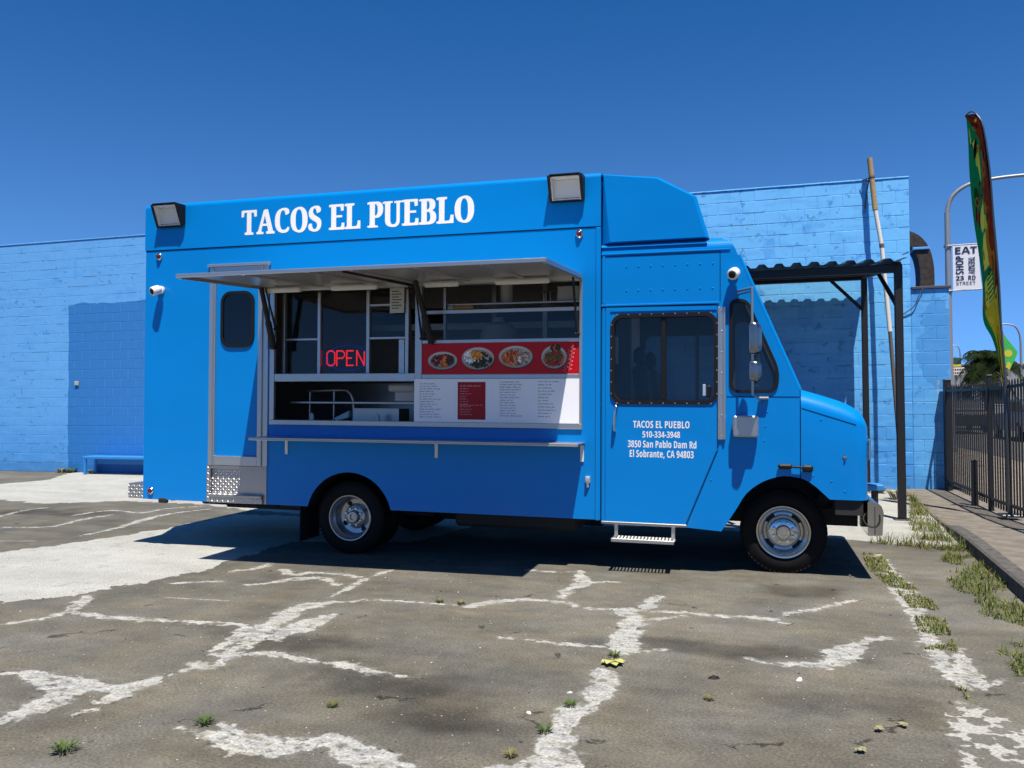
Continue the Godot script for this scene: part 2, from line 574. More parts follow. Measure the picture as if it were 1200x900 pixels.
	net.domain_warp_amplitude = 0.35
	net.domain_warp_frequency = 1.4
	for j in n:
		var z := warp(GV, j + 0.5, true)
		for i in n:
			var q := j * n + i
			var x := warp(GU, i + 0.5, true)
			if kind[q] < 2 and z > -1.2:
				# hairline cracks run dark through asphalt and slab
				var gap := net.get_noise_2d(x, z) + 1.0
				var open := wisp.get_noise_2d(x * 0.5 - 8.0, z * 0.5)
				if gap < 0.017 + 0.02 * open and open > -0.28:
					var dark := 0.60 if kind[q] == 0 else 0.9
					px[q * 3] = int(px[q * 3] * dark)
					px[q * 3 + 1] = int(px[q * 3 + 1] * dark)
					px[q * 3 + 2] = int(px[q * 3 + 2] * dark)
			if kind[q] == 0:
				continue
			var c := cover[q]
			var tone := Vector3(0.755, 0.76, 0.74)
			var m := worn.get_noise_2d(x, z)
			match kind[q]:
				1:
					tone *= 0.98 + 0.07 * rag.get_noise_2d(x * 0.25, z * 0.5) + 0.035 * m
					if rag.get_noise_2d(x * 1.3 + 9.0, z * 1.3) > 0.42:
						tone *= 0.93
				2:
					# trowelled on thin: greyer and see-through in places
					var thin := wisp.get_noise_2d(x * 1.1 + z * 0.7, z * 2.4 - x * 0.4)
					tone *= 1.05 + 0.12 * m
					tone = tone.lerp(Vector3(0.60, 0.61, 0.62), clampf(0.12 + thin * 1.5, 0.0, 0.75))
					c *= clampf(0.98 + thin * 0.9, 0.35, 1.0)
					if absf(fine.get_noise_2d(x * 0.45 + 3.0, z * 0.45)) < 0.022:
						c *= 0.25
					if m < -0.38:
						c *= clampf(1.0 - (-0.38 - m) * 6.0, 0.3, 1.0)
					if worn.get_noise_2d(x * 2.4 + 5.0, z * 2.4) < -0.46:
						c *= 0.45
				3:
					var e := crackle.get_noise_2d(x, z)
					c *= 0.95 if e < -0.76 + 0.5 * m else 0.16
				5:
					# the open edge of the crack beside the filler
					tone = Vector3(0.20, 0.18, 0.15)
					c = 0.62
				4:
					tone *= 0.9
					c *= clampf(0.85 + m * 1.2, 0.0, 1.0)
			var o := q * 3
			px[o] = int(lerpf(px[o], tone.x * 255.0, c))
			px[o + 1] = int(lerpf(px[o + 1], tone.y * 255.0, c))
			px[o + 2] = int(lerpf(px[o + 2], tone.z * 255.0, c))
	return ImageTexture.create_from_image(Image.create_from_data(n, n, false, Image.FORMAT_RGB8, px))


func sheet(x0: float, x1: float, z0: float, z1: float, y: float, nx := 1, nz := 1, mapped := false) -> ArrayMesh:
	var s := stnew()
	for i in nx:
		for j in nz:
			var v := []
			var u := []
			var w := []
			for k in [[0, 0], [1, 0], [1, 1], [0, 1]]:
				var p := Vector3(lerpf(x0, x1, float(i + k[0]) / nx), y, lerpf(z0, z1, float(j + k[1]) / nz))
				v.append(p)
				u.append(Vector2(warp(GU, p.x), warp(GV, p.z)) / 2048.0 if mapped else Vector2(p.x, p.z))
				w.append(Vector2(p.x, p.z))
			for t in [[0, 1, 2], [0, 2, 3]]:
				var o := [t[0], t[1], t[2]]
				if (v[o[0]] - v[o[2]]).cross(v[o[0]] - v[o[1]]).y < 0.0:
					o = [t[0], t[2], t[1]]
				for k in o:
					s.set_uv(u[k])
					s.set_uv2(w[k])
					s.add_vertex(v[k])
	return done(s)


func build_ground() -> void:
	var gm := mat("lot surface", Color.WHITE, 0.9, 0.0, 0.3)
	gm.albedo_texture = ground_picture()
	gm.detail_enabled = true
	gm.detail_blend_mode = BaseMaterial3D.BLEND_MODE_MUL
	gm.detail_uv_layer = BaseMaterial3D.DETAIL_UV_2
	gm.uv2_scale = Vector3(0.41, 0.41, 0.41)
	gm.detail_albedo = noise_tex(0.12, Color(0.68, 0.68, 0.68), Color(1.0, 1.0, 1.0), 1024, 4, 5)
	# the sheet's cuts follow the bends of its mapping
	var xs := [-14.0, -4.5, 6.2, 9.0]
	var zs := [-8.0, -2.5, 4.8, 14.0]
	var s := SurfaceTool.new()
	s.begin(Mesh.PRIMITIVE_TRIANGLES)
	for i in 2:
		for j in 3:
			s.append_from(sheet(xs[i], xs[i + 1], zs[j], zs[j + 1], 0.0, 1, 1, true), 0, Transform3D.IDENTITY)
	var ground := put("parking_lot", s.commit(), gm, self)
	tag(ground, "cracked grey parking lot with white crack filler and pale concrete slabs", "", "", "structure")
	# land all round, to the horizon
	var em := mat("far ground", lin(0.085, 0.08, 0.072), 0.95, 0.0, 0.2)
	var e := put("ground", sheet(-600, 600, -900, 300, -0.06, 1, 1), em, self)
	tag(e, "wide flat ground around the lot", "", "", "structure")
	# the pavement that runs along the fence
	var pm := mat("pavement", lin(0.22, 0.205, 0.185), 0.92, 0.0, 0.3)
	pm.albedo_texture = noise_tex(0.02, Color(0.78, 0.76, 0.74), Color(1.0, 0.99, 0.97), 512, 5, 15)
	triplanar(pm, 2.3)
	var p := SurfaceTool.new()
	p.begin(Mesh.PRIMITIVE_TRIANGLES)
	p.set_smooth_group(-1)
	var rows := [-7.49, -7.0, -6.0, -5.0, -4.0, -3.0, -2.4, -1.8, -1.0, 0.0, 2.0, 5.0, 9.0, 14.0]
	for i in rows.size() - 1:
		var v := []
		for z in [rows[i], rows[i + 1]]:
			var h := 0.02 + 0.085 * smoothstep(-4.5, -1.6, z)
			var edge: float = 6.02 - 0.052 * (z + 7.0)
			v.append([Vector3(edge, -0.05, z), Vector3(edge + 0.012, h - 0.012, z), Vector3(edge + 0.03, h, z), Vector3(6.95, h, z), Vector3(6.95, -0.05, z)])
		for k in 4:
			q4(p, v[0][k], v[0][k + 1], v[1][k + 1], v[1][k], [Vector3.LEFT, Vector3(-1, 1, 0), Vector3.UP, Vector3.RIGHT][k])
	var pv := piece("pavement", p, pm, self)
	tag(pv, "beige concrete pavement with a dark kerb edge beside the lot", "", "", "structure")
	var kerb_m := mat("kerb", lin(0.13, 0.125, 0.12), 0.9, 0.0, 0.3)
	kerb_m.albedo_texture = noise_tex(0.03, Color(0.7, 0.7, 0.7), Color(1, 1, 1), 256, 4, 18)
	triplanar(kerb_m, 0.9)
	var ks := stnew()
	for i in range(5, rows.size() - 1):
		var v := []
		for z in [rows[i], rows[i + 1]]:
			var h := 0.026 + 0.085 * smoothstep(-4.5, -1.6, z)
			var edge: float = 6.02 - 0.052 * (z + 7.0) - 0.004
			v.append([Vector3(edge - 0.015, -0.05, z), Vector3(edge, h - 0.015, z), Vector3(edge + 0.02, h, z), Vector3(edge + 0.13, h, z), Vector3(edge + 0.13, h - 0.02, z)])
		for k in 4:
			q4(ks, v[0][k], v[0][k + 1], v[1][k + 1], v[1][k], [Vector3.LEFT, Vector3(-1, 1, 0), Vector3.UP, Vector3.RIGHT][k])
	tag(piece("kerb", ks, kerb_m, self), "dark worn kerb between the lot and the pavement", "", "", "structure")
	# outer pavement, road and the land past the fence
	var om := mat("outer pavement", lin(0.30, 0.265, 0.22), 0.92, 0.0, 0.3)
	om.albedo_texture = pm.albedo_texture
	triplanar(om, 3.1)
	tag(put("sidewalk", sheet(6.95, 9.6, -70, 30, 0.025), om, self), "beige sidewalk outside the fence", "", "", "structure")
	var rm := mat("road", lin(0.12, 0.115, 0.105), 0.92, 0.0, 0.3)
	rm.albedo_texture = noise_tex(0.02, Color(0.75, 0.75, 0.75), Color(1, 1, 1), 512, 5, 16)
	triplanar(rm, 4.0)
	tag(put("road", sheet(9.6, 24.0, -200, 60, -0.03), rm, self), "grey asphalt street beyond the fence", "", "", "structure")
	var lm := mat("road paint", lin(0.62, 0.6, 0.55), 0.8)
	var ls := stnew()
	for k in 18:
		box(ls, Vector3(16.8, -0.022, 12.0 - k * 9.0), Vector3(0.14, 0.006, 3.0))
	tag(piece("road_line", ls, lm, self), "broken white line along the middle of the street", "", "", "structure")


# ------------------------------------------------------------------ the blue block building
func wall_picture() -> ImageTexture:
	var w := 2048
	var h := 512
	var a := noise(0.35, 4, 41)
	var b := noise(1.6, 4, 42)
	var c := noise(6.0, 3, 43)
	var px := PackedByteArray()
	px.resize(w * h * 3)
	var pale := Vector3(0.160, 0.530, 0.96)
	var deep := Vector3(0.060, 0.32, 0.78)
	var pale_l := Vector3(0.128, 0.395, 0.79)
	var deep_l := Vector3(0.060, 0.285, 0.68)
	var patch := Vector3(0.010, 0.155, 0.48)
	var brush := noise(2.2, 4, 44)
	var dash := noise(1.1, 3, 45)
	var rollers := [[4.62, 2.95, 0.13, 0.5], [3.85, 3.4, 0.05, 0.35], [3.1, 3.75, 0.12, 0.35], [4.05, 4.05, 0.09, 0.4], [-9.05, 3.9, 0.1, 0.2], [-9.35, 3.86, 0.07, 0.16], [-10.52, 4.45, 0.05, 0.45]]
	for j in h:
		var y := 5.12 * (1.0 - (j + 0.5) / h)
		for i in w:
			var x := (i + 0.5) / w * 20.48
			if x > 7.3:
				x -= 20.48
			var n0 := a.get_noise_2d(x, y)
			var n1 := b.get_noise_2d(x, y)
			var n2 := c.get_noise_2d(x, y)
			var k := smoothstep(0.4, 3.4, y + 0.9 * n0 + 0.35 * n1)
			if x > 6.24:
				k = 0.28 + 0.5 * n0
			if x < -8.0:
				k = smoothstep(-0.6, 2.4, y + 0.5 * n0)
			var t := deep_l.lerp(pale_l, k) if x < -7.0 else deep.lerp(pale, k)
			# older paint showing in blotches
			t = t.lerp(deep, (0.16 if x < -8.0 else 0.42) * smoothstep(0.10, 0.34, n1 * 0.6 + n2 * 0.45 - 0.05))
			# brushed streaks, thin and thick coats
			var br := brush.get_noise_2d(x * 0.55, y * 2.6)
			t = t.lerp(pale_l if x < -7.0 else pale * 1.04, 0.30 * smoothstep(0.05, 0.4, br))
			t = t.lerp(deep_l if x < -7.0 else deep, 0.24 * smoothstep(0.08, 0.42, -br))
			t *= 1.0 + 0.06 * n2
			# cracked and filled bed joints
			var row := y / COURSE
			var off := absf(row - round(row)) * COURSE
			var gone := dash.get_noise_2d(x * 1.3, round(row) * 3.7)
			if off < 0.011 and gone > (0.26 if x < -7.0 else 0.16):
				t *= 0.70
			elif off < 0.011 and gone < -0.1 and x > -7.0:
				t = t.lerp(pale_l, 0.35)
			if absf(row - round(row)) > 0.02 and n2 > 0.43 and n1 > 0.1:
				t *= 0.72
			var ex := x + 0.03 * n1
			var ey := y + 0.07 * n1
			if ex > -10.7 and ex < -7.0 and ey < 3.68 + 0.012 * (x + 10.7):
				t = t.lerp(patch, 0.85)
			if x > 6.3 and Vector2((x - 6.62) / 0.34, (y - 2.45) / 0.75).length() + 0.9 * n1 < 0.85:
				t = t.lerp(deep * 0.82, 0.6)
			for r in rollers:
				if absf(ex - r[0]) < r[2] and absf(ey - r[1]) < r[3] * 0.5:
					t = t.lerp(deep, 0.45 * (1.0 if n2 > -0.2 else 0.4))
			if absf(x - 6.62) < 0.018 and y > 0.75 and y < 1.95 and n2 > -0.05:
				t = t.lerp(Vector3(0.5, 0.5, 0.5), 0.45)
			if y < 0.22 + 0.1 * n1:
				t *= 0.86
			var o := (j * w + i) * 3
			px[o] = int(clampf(pow(clampf(t.x, 0, 1), 1.0 / 2.2), 0, 1) * 255)
			px[o + 1] = int(clampf(pow(clampf(t.y, 0, 1), 1.0 / 2.2), 0, 1) * 255)
			px[o + 2] = int(clampf(pow(clampf(t.z, 0, 1), 1.0 / 2.2), 0, 1) * 255)
	return ImageTexture.create_from_image(Image.create_from_data(w, h, false, Image.FORMAT_RGB8, px))


func block_mesh(w: float, v: int, ex := 0.007, d := 0.005) -> ArrayMesh:
	var r := RandomNumberGenerator.new()
	r.seed = 50 + v
	var s := stnew()
	var h := COURSE - 0.004
	var e := 0.006
	var vary := 0.2 if ex > 0.005 else 0.05
	var f := []
	var g := []
	for k in [[-1, -1], [1, -1], [1, 1], [-1, 1]]:
		f.append(Vector3(k[0] * (w * 0.5 - ex) + r.randf_range(-0.4, 0.4) * ex, k[1] * (h * 0.5 - e) + r.randf_range(-0.0025, 0.0025), d + r.randf_range(-1.0, 1.0) * vary * d))
		g.append(Vector3(k[0] * w * 0.5, k[1] * h * 0.5, 0.0))
	var mid := (f[0] + f[1] + f[2] + f[3]) * 0.25 as Vector3
	for k in 4:
		t3(s, f[k], f[(k + 1) % 4], mid, Vector3.BACK)
		q4(s, g[k], g[(k + 1) % 4], f[(k + 1) % 4], f[k], (f[k] + f[(k + 1) % 4]) * Vector3(1, 1, 0) + Vector3(0, 0, 0.02))
	return done(s)


func build_wall() -> void:
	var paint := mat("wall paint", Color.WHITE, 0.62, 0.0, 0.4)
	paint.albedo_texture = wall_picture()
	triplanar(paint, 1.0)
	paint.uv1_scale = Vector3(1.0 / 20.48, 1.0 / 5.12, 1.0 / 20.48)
	paint.uv1_triplanar_sharpness = 8.0
	var b := thing("block_building", "long blue painted concrete block building with a flat parapet behind the food truck", "building")
	var core := stnew()
	bar(core, -34.0, 6.236, -0.05, 5.085, WALL_Z - 9.0, WALL_Z - 0.004)
	bar(core, 6.239, 6.80, -0.05, 3.25, WALL_Z - 9.0, WALL_Z - 0.004)
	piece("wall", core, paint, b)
	var cap := stnew()
	bar(cap, -34.0, 6.245, 5.089, 5.115, WALL_Z - 0.2, WALL_Z + 0.012, 0.006)
	piece("coping", cap, paint, b)
	var cap2 := stnew()
	var dark := mat("roof edge", lin(0.05, 0.06, 0.08), 0.7)
	bar(cap2, 6.25, 6.83, 3.256, 3.30, WALL_Z - 0.6, WALL_Z + 0.03, 0.006)
	piece("roof_edge", cap2, dark, b)
	var dk := mat("rust duct", lin(0.055, 0.042, 0.036), 0.8)
	dk.albedo_texture = noise_tex(0.03, Color(0.55, 0.5, 0.5), Color(1, 1, 1), 256, 4, 61)
	triplanar(dk, 0.7)
	# the bent rusty duct on the low roof
	var duct := stnew()
	var path := smooth_path([Vector3(6.62, 3.25, -8.45), Vector3(6.62, 3.7, -8.45), Vector3(6.55, 4.02, -8.45), Vector3(6.38, 4.22, -8.45), Vector3(6.1, 4.28, -8.45)], 5)
	for i in path.size() - 1:
		var d0: Vector3 = (path[mini(i + 1, path.size() - 1)] - path[maxi(i - 1, 0)]).normalized()
		var d1: Vector3 = (path[mini(i + 2, path.size() - 1)] - path[i]).normalized()
		var r := []
		for pd in [[path[i], d0], [path[i + 1], d1]]:
			var sd: Vector3 = pd[1].cross(Vector3.BACK).normalized() * 0.11
			r.append([pd[0] + sd + Vector3(0, 0, 0.22), pd[0] - sd + Vector3(0, 0, 0.22), pd[0] - sd - Vector3(0, 0, 0.22), pd[0] + sd - Vector3(0, 0, 0.22)])
		for k in 4:
			q4(duct, r[0][k], r[0][(k + 1) % 4], r[1][(k + 1) % 4], r[1][k], r[0][k] + r[0][(k + 1) % 4] - path[i] * 2.0)
	piece("roof_duct", duct, dk, b)
	var band := stnew()
	bar(band, 6.40, 6.66, 4.02, 4.06, -8.70, -8.2, 0.006)
	piece("duct_band", band, paint, b)
	var plate_s := stnew()
	bar(plate_s, -10.51, -10.41, 1.90, 1.99, WALL_Z, WALL_Z + 0.03, 0.008)
	piece("outlet_plate", plate_s, mat("outlet", lin(0.42, 0.40, 0.30), 0.6), b)
	var wire := stnew()
	tube(wire, smooth_path([Vector3(6.42, 3.27, WALL_Z + 0.03), Vector3(6.35, 3.15, WALL_Z + 0.05), Vector3(6.28, 2.98, WALL_Z + 0.04), Vector3(6.12, 2.86, WALL_Z + 0.02)], 5), 0.008, 6)
	piece("cable", wire, dark, b)
	# the blocks, course by course; those seen largest are pieces of their own
	var sizes := [0.401, 0.199]
	var meshes := {}
	for w in sizes:
		for v in 3:
			meshes["%s %d" % [w, v]] = block_mesh(w, v)
			meshes["%s %d flat" % [w, v]] = block_mesh(w + 0.003, v, 0.0015, 0.0028)
	var seen := []
	var rest := SurfaceTool.new()
	rest.begin(Mesh.PRIMITIVE_TRIANGLES)
	var any := RandomNumberGenerator.new()
	any.seed = 77
	for row in 25:
		var y := (row + 0.5) * COURSE
		var x := 6.236
		var first := true
		while x > -16.5:
			var w := 0.404
			if first and row % 2 == 1:
				w = 0.202
			var key := "%s %d%s" % [0.401 if w > 0.3 else 0.199, any.randi() % 3, " flat" if x < 0.0 or any.randf() < 0.4 else ""]
			var at := Vector3(x - w * 0.5, y, WALL_Z - 0.004)
			if x > 2.9 or x < -8.3 and x > -11.4 and row > 1:
				seen.append([absf(at.x - 4.0) if x > 2.9 else 20.0 + absf(at.x), key, at])
			else:
				rest.append_from(meshes[key], 0, Transform3D(Basis.IDENTITY, at))
			x -= w
			first = false
	for row in 16:
		var x := 6.80
		for w in [0.404, 0.157] if row % 2 else [0.202, 0.359]:
			var at := Vector3(x - w * 0.5, (row + 0.5) * COURSE, WALL_Z - 0.004)
			seen.append([0.0, "", at, w])
			x -= w
	seen.sort_custom(func(p, q): return p[0] < q[0])
	for i in seen.size():
		var e: Array = seen[i]
		if e[1] == "":
			meshes["w%s" % e[3]] = meshes.get("w%s" % e[3], block_mesh(e[3] - 0.004, 1))
			e[1] = "w%s" % e[3]
		if i < 300:
			var o := put("block", meshes[e[1]], paint, b)
			o.position = e[2]
		else:
			rest.append_from(meshes[e[1]], 0, Transform3D(Basis.IDENTITY, e[2]))
	var others := put("blocks", rest.commit(), paint, b)
	others.set_meta("kind", "stuff")


# ------------------------------------------------------------------ the food truck
func board(n: String, x0: float, x1: float, y0: float, y1: float, z: float, t: float, m: Material, edge: Material, parent: Node) -> MeshInstance3D:
	# a flat printed board: the print on its face, plain edges
	var s := stnew()
	var v := [Vector3(x0, y1, z), Vector3(x1, y1, z), Vector3(x1, y0, z), Vector3(x0, y0, z)]
	var u := [Vector2(0, 0), Vector2(1, 0), Vector2(1, 1), Vector2(0, 1)]
	tuv(s, [v[0], v[1], v[2]], [u[0], u[1], u[2]], Vector3.BACK)
	tuv(s, [v[0], v[2], v[3]], [u[0], u[2], u[3]], Vector3.BACK)
	var o := piece(n, s, m, parent)
	var e := stnew()
	bar(e, x0 - 0.002, x1 + 0.002, y0 - 0.002, y1 + 0.002, z - t, z - 0.0015)
	piece("backing", e, edge, o)
	return o


func smudge_line(im: Image, r: RandomNumberGenerator, x: int, y: int, length: int, c: Color, tall := 4) -> void:
	# a row of marks the size of small print
	var at := x
	while at < x + length:
		var word := r.randi_range(3, 8)
		for k in word:
			if at >= x + length:
				break
			var shape := r.randi() % 4
			for j in tall:
				if shape == 0 or (shape == 1 and j != 1) or (shape == 2 and j != 2) or (shape == 3 and j > 0):
					im.set_pixel(clampi(at, 0, im.get_width() - 1), clampi(y + j, 0, im.get_height() - 1), c)
			if r.randf() < 0.9:
				im.set_pixel(clampi(at + 1, 0, im.get_width() - 1), clampi(y + (r.randi() % tall), 0, im.get_height() - 1), c)
			at += 3
		at += 3


func picture_mat(key: String, im: Image, rough := 0.35) -> StandardMaterial3D:
	var m := mat(key, Color.WHITE, rough, 0.0, 0.4)
	m.albedo_texture = ImageTexture.create_from_image(im)
	return m


func food_picture(im: Image, cx: float, cy: float, rx: float, ry: float, which: int) -> void:
	# printed plate: rim, shaded well, then many small overlapping bits of food
	var r := RandomNumberGenerator.new()
	r.seed = 400 + which
	var dab := func(x0: float, y0: float, a: float, b: float, turn: float, c: Color):
		var ct := cos(turn)
		var sn := sin(turn)
		var m := maxf(a, b)
		for y in range(int(y0 - m) - 1, int(y0 + m) + 2):
			for x in range(int(x0 - m) - 1, int(x0 + m) + 2):
				if x < 0 or y < 0 or x >= im.get_width() or y >= im.get_height():
					continue
				var u := ((x - x0) * ct + (y - y0) * sn) / a
				var v := (-(x - x0) * sn + (y - y0) * ct) / b
				var d := u * u + v * v
				if d < 1.0:
					var k := 1.12 - 0.45 * d + 0.12 * (-v)
					im.set_pixel(x, y, Color(clampf(c.r * k, 0, 1), clampf(c.g * k, 0, 1), clampf(c.b * k, 0, 1)))
	dab.call(cx + 2.0, cy + 5.0, rx * 1.02, ry * 1.0, 0.0, Color(0.30, 0.01, 0.03))
	dab.call(cx, cy, rx, ry, 0.0, Color(0.92, 0.90, 0.86))
	dab.call(cx, cy, rx * 0.84, ry * 0.80, 0.0, Color(0.74, 0.71, 0.66))
	var foods := [
		[[0.0, 0.0, 0.72, 0.62, [Color(0.40, 0.13, 0.07), Color(0.28, 0.12, 0.08), Color(0.55, 0.20, 0.10)]], [0.16, 0.12, 0.20, 0.5, [Color(0.88, 0.45, 0.16), Color(0.80, 0.36, 0.12)]], [0.52, 0.0, 0.2, 0.45, [Color(0.34, 0.22, 0.17), Color(0.24, 0.16, 0.12)]]],
		[[0.1, 0.15, 0.72, 0.62, [Color(0.14, 0.14, 0.10), Color(0.22, 0.18, 0.12), Color(0.20, 0.26, 0.10), Color(0.10, 0.10, 0.08)]], [-0.5, -0.15, 0.34, 0.5, [Color(0.92, 0.91, 0.88), Color(0.86, 0.85, 0.82)]], [-0.08, -0.32, 0.28, 0.3, [Color(0.88, 0.58, 0.20), Color(0.80, 0.48, 0.14)]]],
		[[-0.15, 0.05, 0.62, 0.66, [Color(0.86, 0.50, 0.18), Color(0.76, 0.36, 0.12), Color(0.66, 0.24, 0.10)]], [0.45, 0.05, 0.30, 0.5, [Color(0.72, 0.60, 0.54), Color(0.86, 0.82, 0.76), Color(0.56, 0.42, 0.38)]]],
		[[0.0, 0.12, 0.74, 0.62, [Color(0.64, 0.18, 0.09), Color(0.48, 0.12, 0.07), Color(0.80, 0.34, 0.14)]], [0.0, -0.1, 0.6, 0.3, [Color(0.30, 0.36, 0.12), Color(0.62, 0.20, 0.10)]]],
	]
	for part in foods[which]:
		for k in 90:
			var a := r.randf() * TAU
			var q := sqrt(r.randf())
			var col: Color = part[4][r.randi() % part[4].size()]
			dab.call(cx + rx * (part[0] + cos(a) * q * part[2]), cy + ry * (part[1] + sin(a) * q * part[3]), r.randf_range(4.0, 10.0) * im.get_width() / 1024.0 * 1.6, r.randf_range(3.0, 6.0) * im.get_width() / 1024.0 * 1.6, r.randf() * PI, col * r.randf_range(0.85, 1.3))


func wheel(n: String, c: Vector3, out: float, rear: bool, truck: Node3D) -> void:
	var z := Vector3(0, 0, out)
	var w := Node3D.new()
	w.name = n
	truck.add_child(w, true)
	w.position = c
	var t := stnew()
	var prof := [Vector2(0.214, -0.195), Vector2(0.232, -0.207), Vector2(0.30, -0.212), Vector2(0.338, -0.196), Vector2(0.352, -0.172), Vector2(0.357, -0.145), Vector2(0.3575, -0.105), Vector2(0.357, -0.062), Vector2(0.352, -0.035), Vector2(0.338, -0.012), Vector2(0.325, -0.008), Vector2(0.30, 0.004), Vector2(0.262, 0.006), Vector2(0.24, -0.001), Vector2(0.232, -0.004), Vector2(0.214, -0.012)]
	lathe(t, prof, Vector3.ZERO, z, 56, 1.2)
	if rear:
		lathe(t, prof, -z * 0.27, z, 40, 1.2)
	# tread blocks round the shoulder
	for k in 60:
		var a := TAU * k / 60.0
		var d := Vector3(cos(a), sin(a), 0)
		var bs := Basis(d.cross(z), d, z)
		box(t, d * 0.3475 - z * 0.030, Vector3(0.026, 0.016, 0.04), 0.004, bs)
		box(t, d * 0.3550 - z * 0.105, Vector3(0.026, 0.008, 0.06), 0.002, bs)
	piece("tyre", t, M.rubber, w)
	var r := stnew()
	if rear:
		lathe(r, [Vector2(0.226, -0.008), Vector2(0.227, 0.004), Vector2(0.220, 0.011), Vector2(0.212, 0.010), Vector2(0.206, -0.002), Vector2(0.200, -0.035), Vector2(0.186, -0.05), Vector2(0.183, -0.12), Vector2(0.168, -0.142), Vector2(0.125, -0.150), Vector2(0.112, -0.135), Vector2(0.108, -0.105), Vector2(0.098, -0.098), Vector2(0.062, -0.096)], Vector3.ZERO, z, 48)
	else:
		lathe(r, [Vector2(0.226, -0.008), Vector2(0.227, 0.004), Vector2(0.220, 0.012), Vector2(0.212, 0.011), Vector2(0.206, 0.000), Vector2(0.199, -0.010), Vector2(0.197, -0.028), Vector2(0.190, -0.034), Vector2(0.180, -0.030), Vector2(0.172, -0.042), Vector2(0.160, -0.075), Vector2(0.150, -0.078), Vector2(0.142, -0.045), Vector2(0.130, -0.018), Vector2(0.112, -0.004), Vector2(0.104, 0.0), Vector2(0.058, 0.004)], Vector3.ZERO, z, 48)
	piece("rim", r, M.rim_steel if rear else M.chrome, w)
	var h := stnew()
	var deep := -0.096 if rear else 0.004
	lathe(h, [Vector2(0.064, deep - 0.004), Vector2(0.060, deep + 0.03), Vector2(0.050, deep + 0.045), Vector2(0.030, deep + 0.046), Vector2(0.028, deep + 0.03), Vector2(0.0, deep + 0.03)], Vector3.ZERO, z, 28)
	piece("hub_cap", h, M.rim_steel if rear else M.chrome, w)
	for k in 8:
		var a := TAU * (k + 0.5) / 8.0
		var p := Vector3(cos(a), sin(a), 0) * 0.084
		var l := stnew()
		cyl(l, p + z * (deep - 0.004), p + z * (deep + 0.026), 0.016, 0.012, 6)
		lathe(l, [Vector2(0.012, 0.0), Vector2(0.009, 0.006), Vector2(0.0, 0.009)], p + z * (deep + 0.026), z, 8)
		piece("lug_nut", l, M.bright, w)
	if rear:
		for k in 4:
			var a := TAU * (k + 0.35) / 4.0
			var ho := stnew()
			lathe(ho, [Vector2(0.026, 0.0), Vector2(0.0, 0.001)], Vector3(cos(a), sin(a), 0) * 0.146 - z * 0.1425, z, 14)
			piece("hand_hole", ho, M.black, w)
	else:
		for k in 4:
			var a := TAU * (k + 0.5) / 4.0
			var bs := Basis(Vector3(-sin(a), cos(a), 0), Vector3(cos(a), sin(a), 0), z)
			var ho := stnew()
			box(ho, Vector3(cos(a), sin(a), 0) * 0.157 - z * 0.070, Vector3(0.09, 0.026, 0.012), 0.004, bs)
			piece("hand_hole", ho, M.black, w)


func build_truck_materials() -> void:
	var p := mat("blue paint", lin(0.0, 0.200, 0.60), 0.33, 0.0, 0.25)
	p.clearcoat_enabled = true
	p.clearcoat = 0.3
	p.clearcoat_roughness = 0.08
	p.normal_enabled = true
	p.normal_texture = bump_tex(0.006, 3.0, 512, 2, 71)
	p.normal_scale = 0.3
	triplanar(p, 2.6, false)
	var a := mat("aluminium", lin(0.50, 0.50, 0.49), 0.38, 0.85)
	a.roughness_texture = noise_tex(0.02, Color(0.75, 0.75, 0.75), Color(1, 1, 1), 256, 4, 72)
	triplanar(a, 0.6, false)
	mat("awning metal", lin(0.62, 0.61, 0.59), 0.32, 0.75)
	mat("chrome", lin(0.62, 0.62, 0.61), 0.14, 1.0)
	mat("mirror shell", lin(0.30, 0.30, 0.29), 0.28, 1.0)
	mat("bright", lin(0.85, 0.85, 0.83), 0.2, 0.8)
	mat("rim_steel", lin(0.42, 0.43, 0.44), 0.3, 0.9)
	var dp := mat("diamond plate", lin(0.36, 0.35, 0.34), 0.36, 0.9)
	mat("bright plate", lin(0.8, 0.8, 0.79), 0.42, 0.7)
	mat("stainless", lin(0.42, 0.42, 0.40), 0.32, 0.8)
	var rb := mat("rubber", lin(0.006, 0.006, 0.0065), 0.7, 0.0, 0.3)
	mat("black", lin(0.008, 0.008, 0.009), 0.7)
	mat("black trim", lin(0.009, 0.009, 0.010), 0.5, 0.0, 0.35)
	var ch := mat("chassis", lin(0.02, 0.019, 0.018), 0.8)
	mat("kitchen lining", lin(0.42, 0.41, 0.38), 0.45, 0.3)
	mat("cab lining", lin(0.075, 0.078, 0.08), 0.85)
	mat("white plastic", lin(0.72, 0.72, 0.70), 0.4)
	mat("white enamel", lin(0.70, 0.70, 0.68), 0.5)
	var g := mat("window glass", Color(0.02, 0.03, 0.035, 0.30), 0.03, 0.0, 0.36)
	g.transparency = BaseMaterial3D.TRANSPARENCY_ALPHA
	var g2 := mat("dark glass", Color(0.0, 0.0, 0.005, 0.93), 0.03, 0.0, 0.5)
	g2.transparency = BaseMaterial3D.TRANSPARENCY_ALPHA
	var g3 := mat("lamp glass", Color(0.9, 0.92, 0.9, 0.12), 0.05, 0.0, 0.5)
	g3.transparency = BaseMaterial3D.TRANSPARENCY_ALPHA
	mat("red lens", lin(0.13, 0.006, 0.006), 0.18)
	mat("lettering", lin(0.80, 0.80, 0.80), 0.5, 0.0, 0.3)
	mat("seam", lin(0.0, 0.02, 0.07), 0.7, 0.0, 0.2)


func arc_pts(cx: float, cy: float, r: float, a0: float, a1: float, n: int) -> Array:
	var o := []
	for k in n + 1:
		var a := lerpf(a0, a1, float(k) / n)
		o.append(Vector2(cx + cos(a) * r, cy + sin(a) * r))
	return o


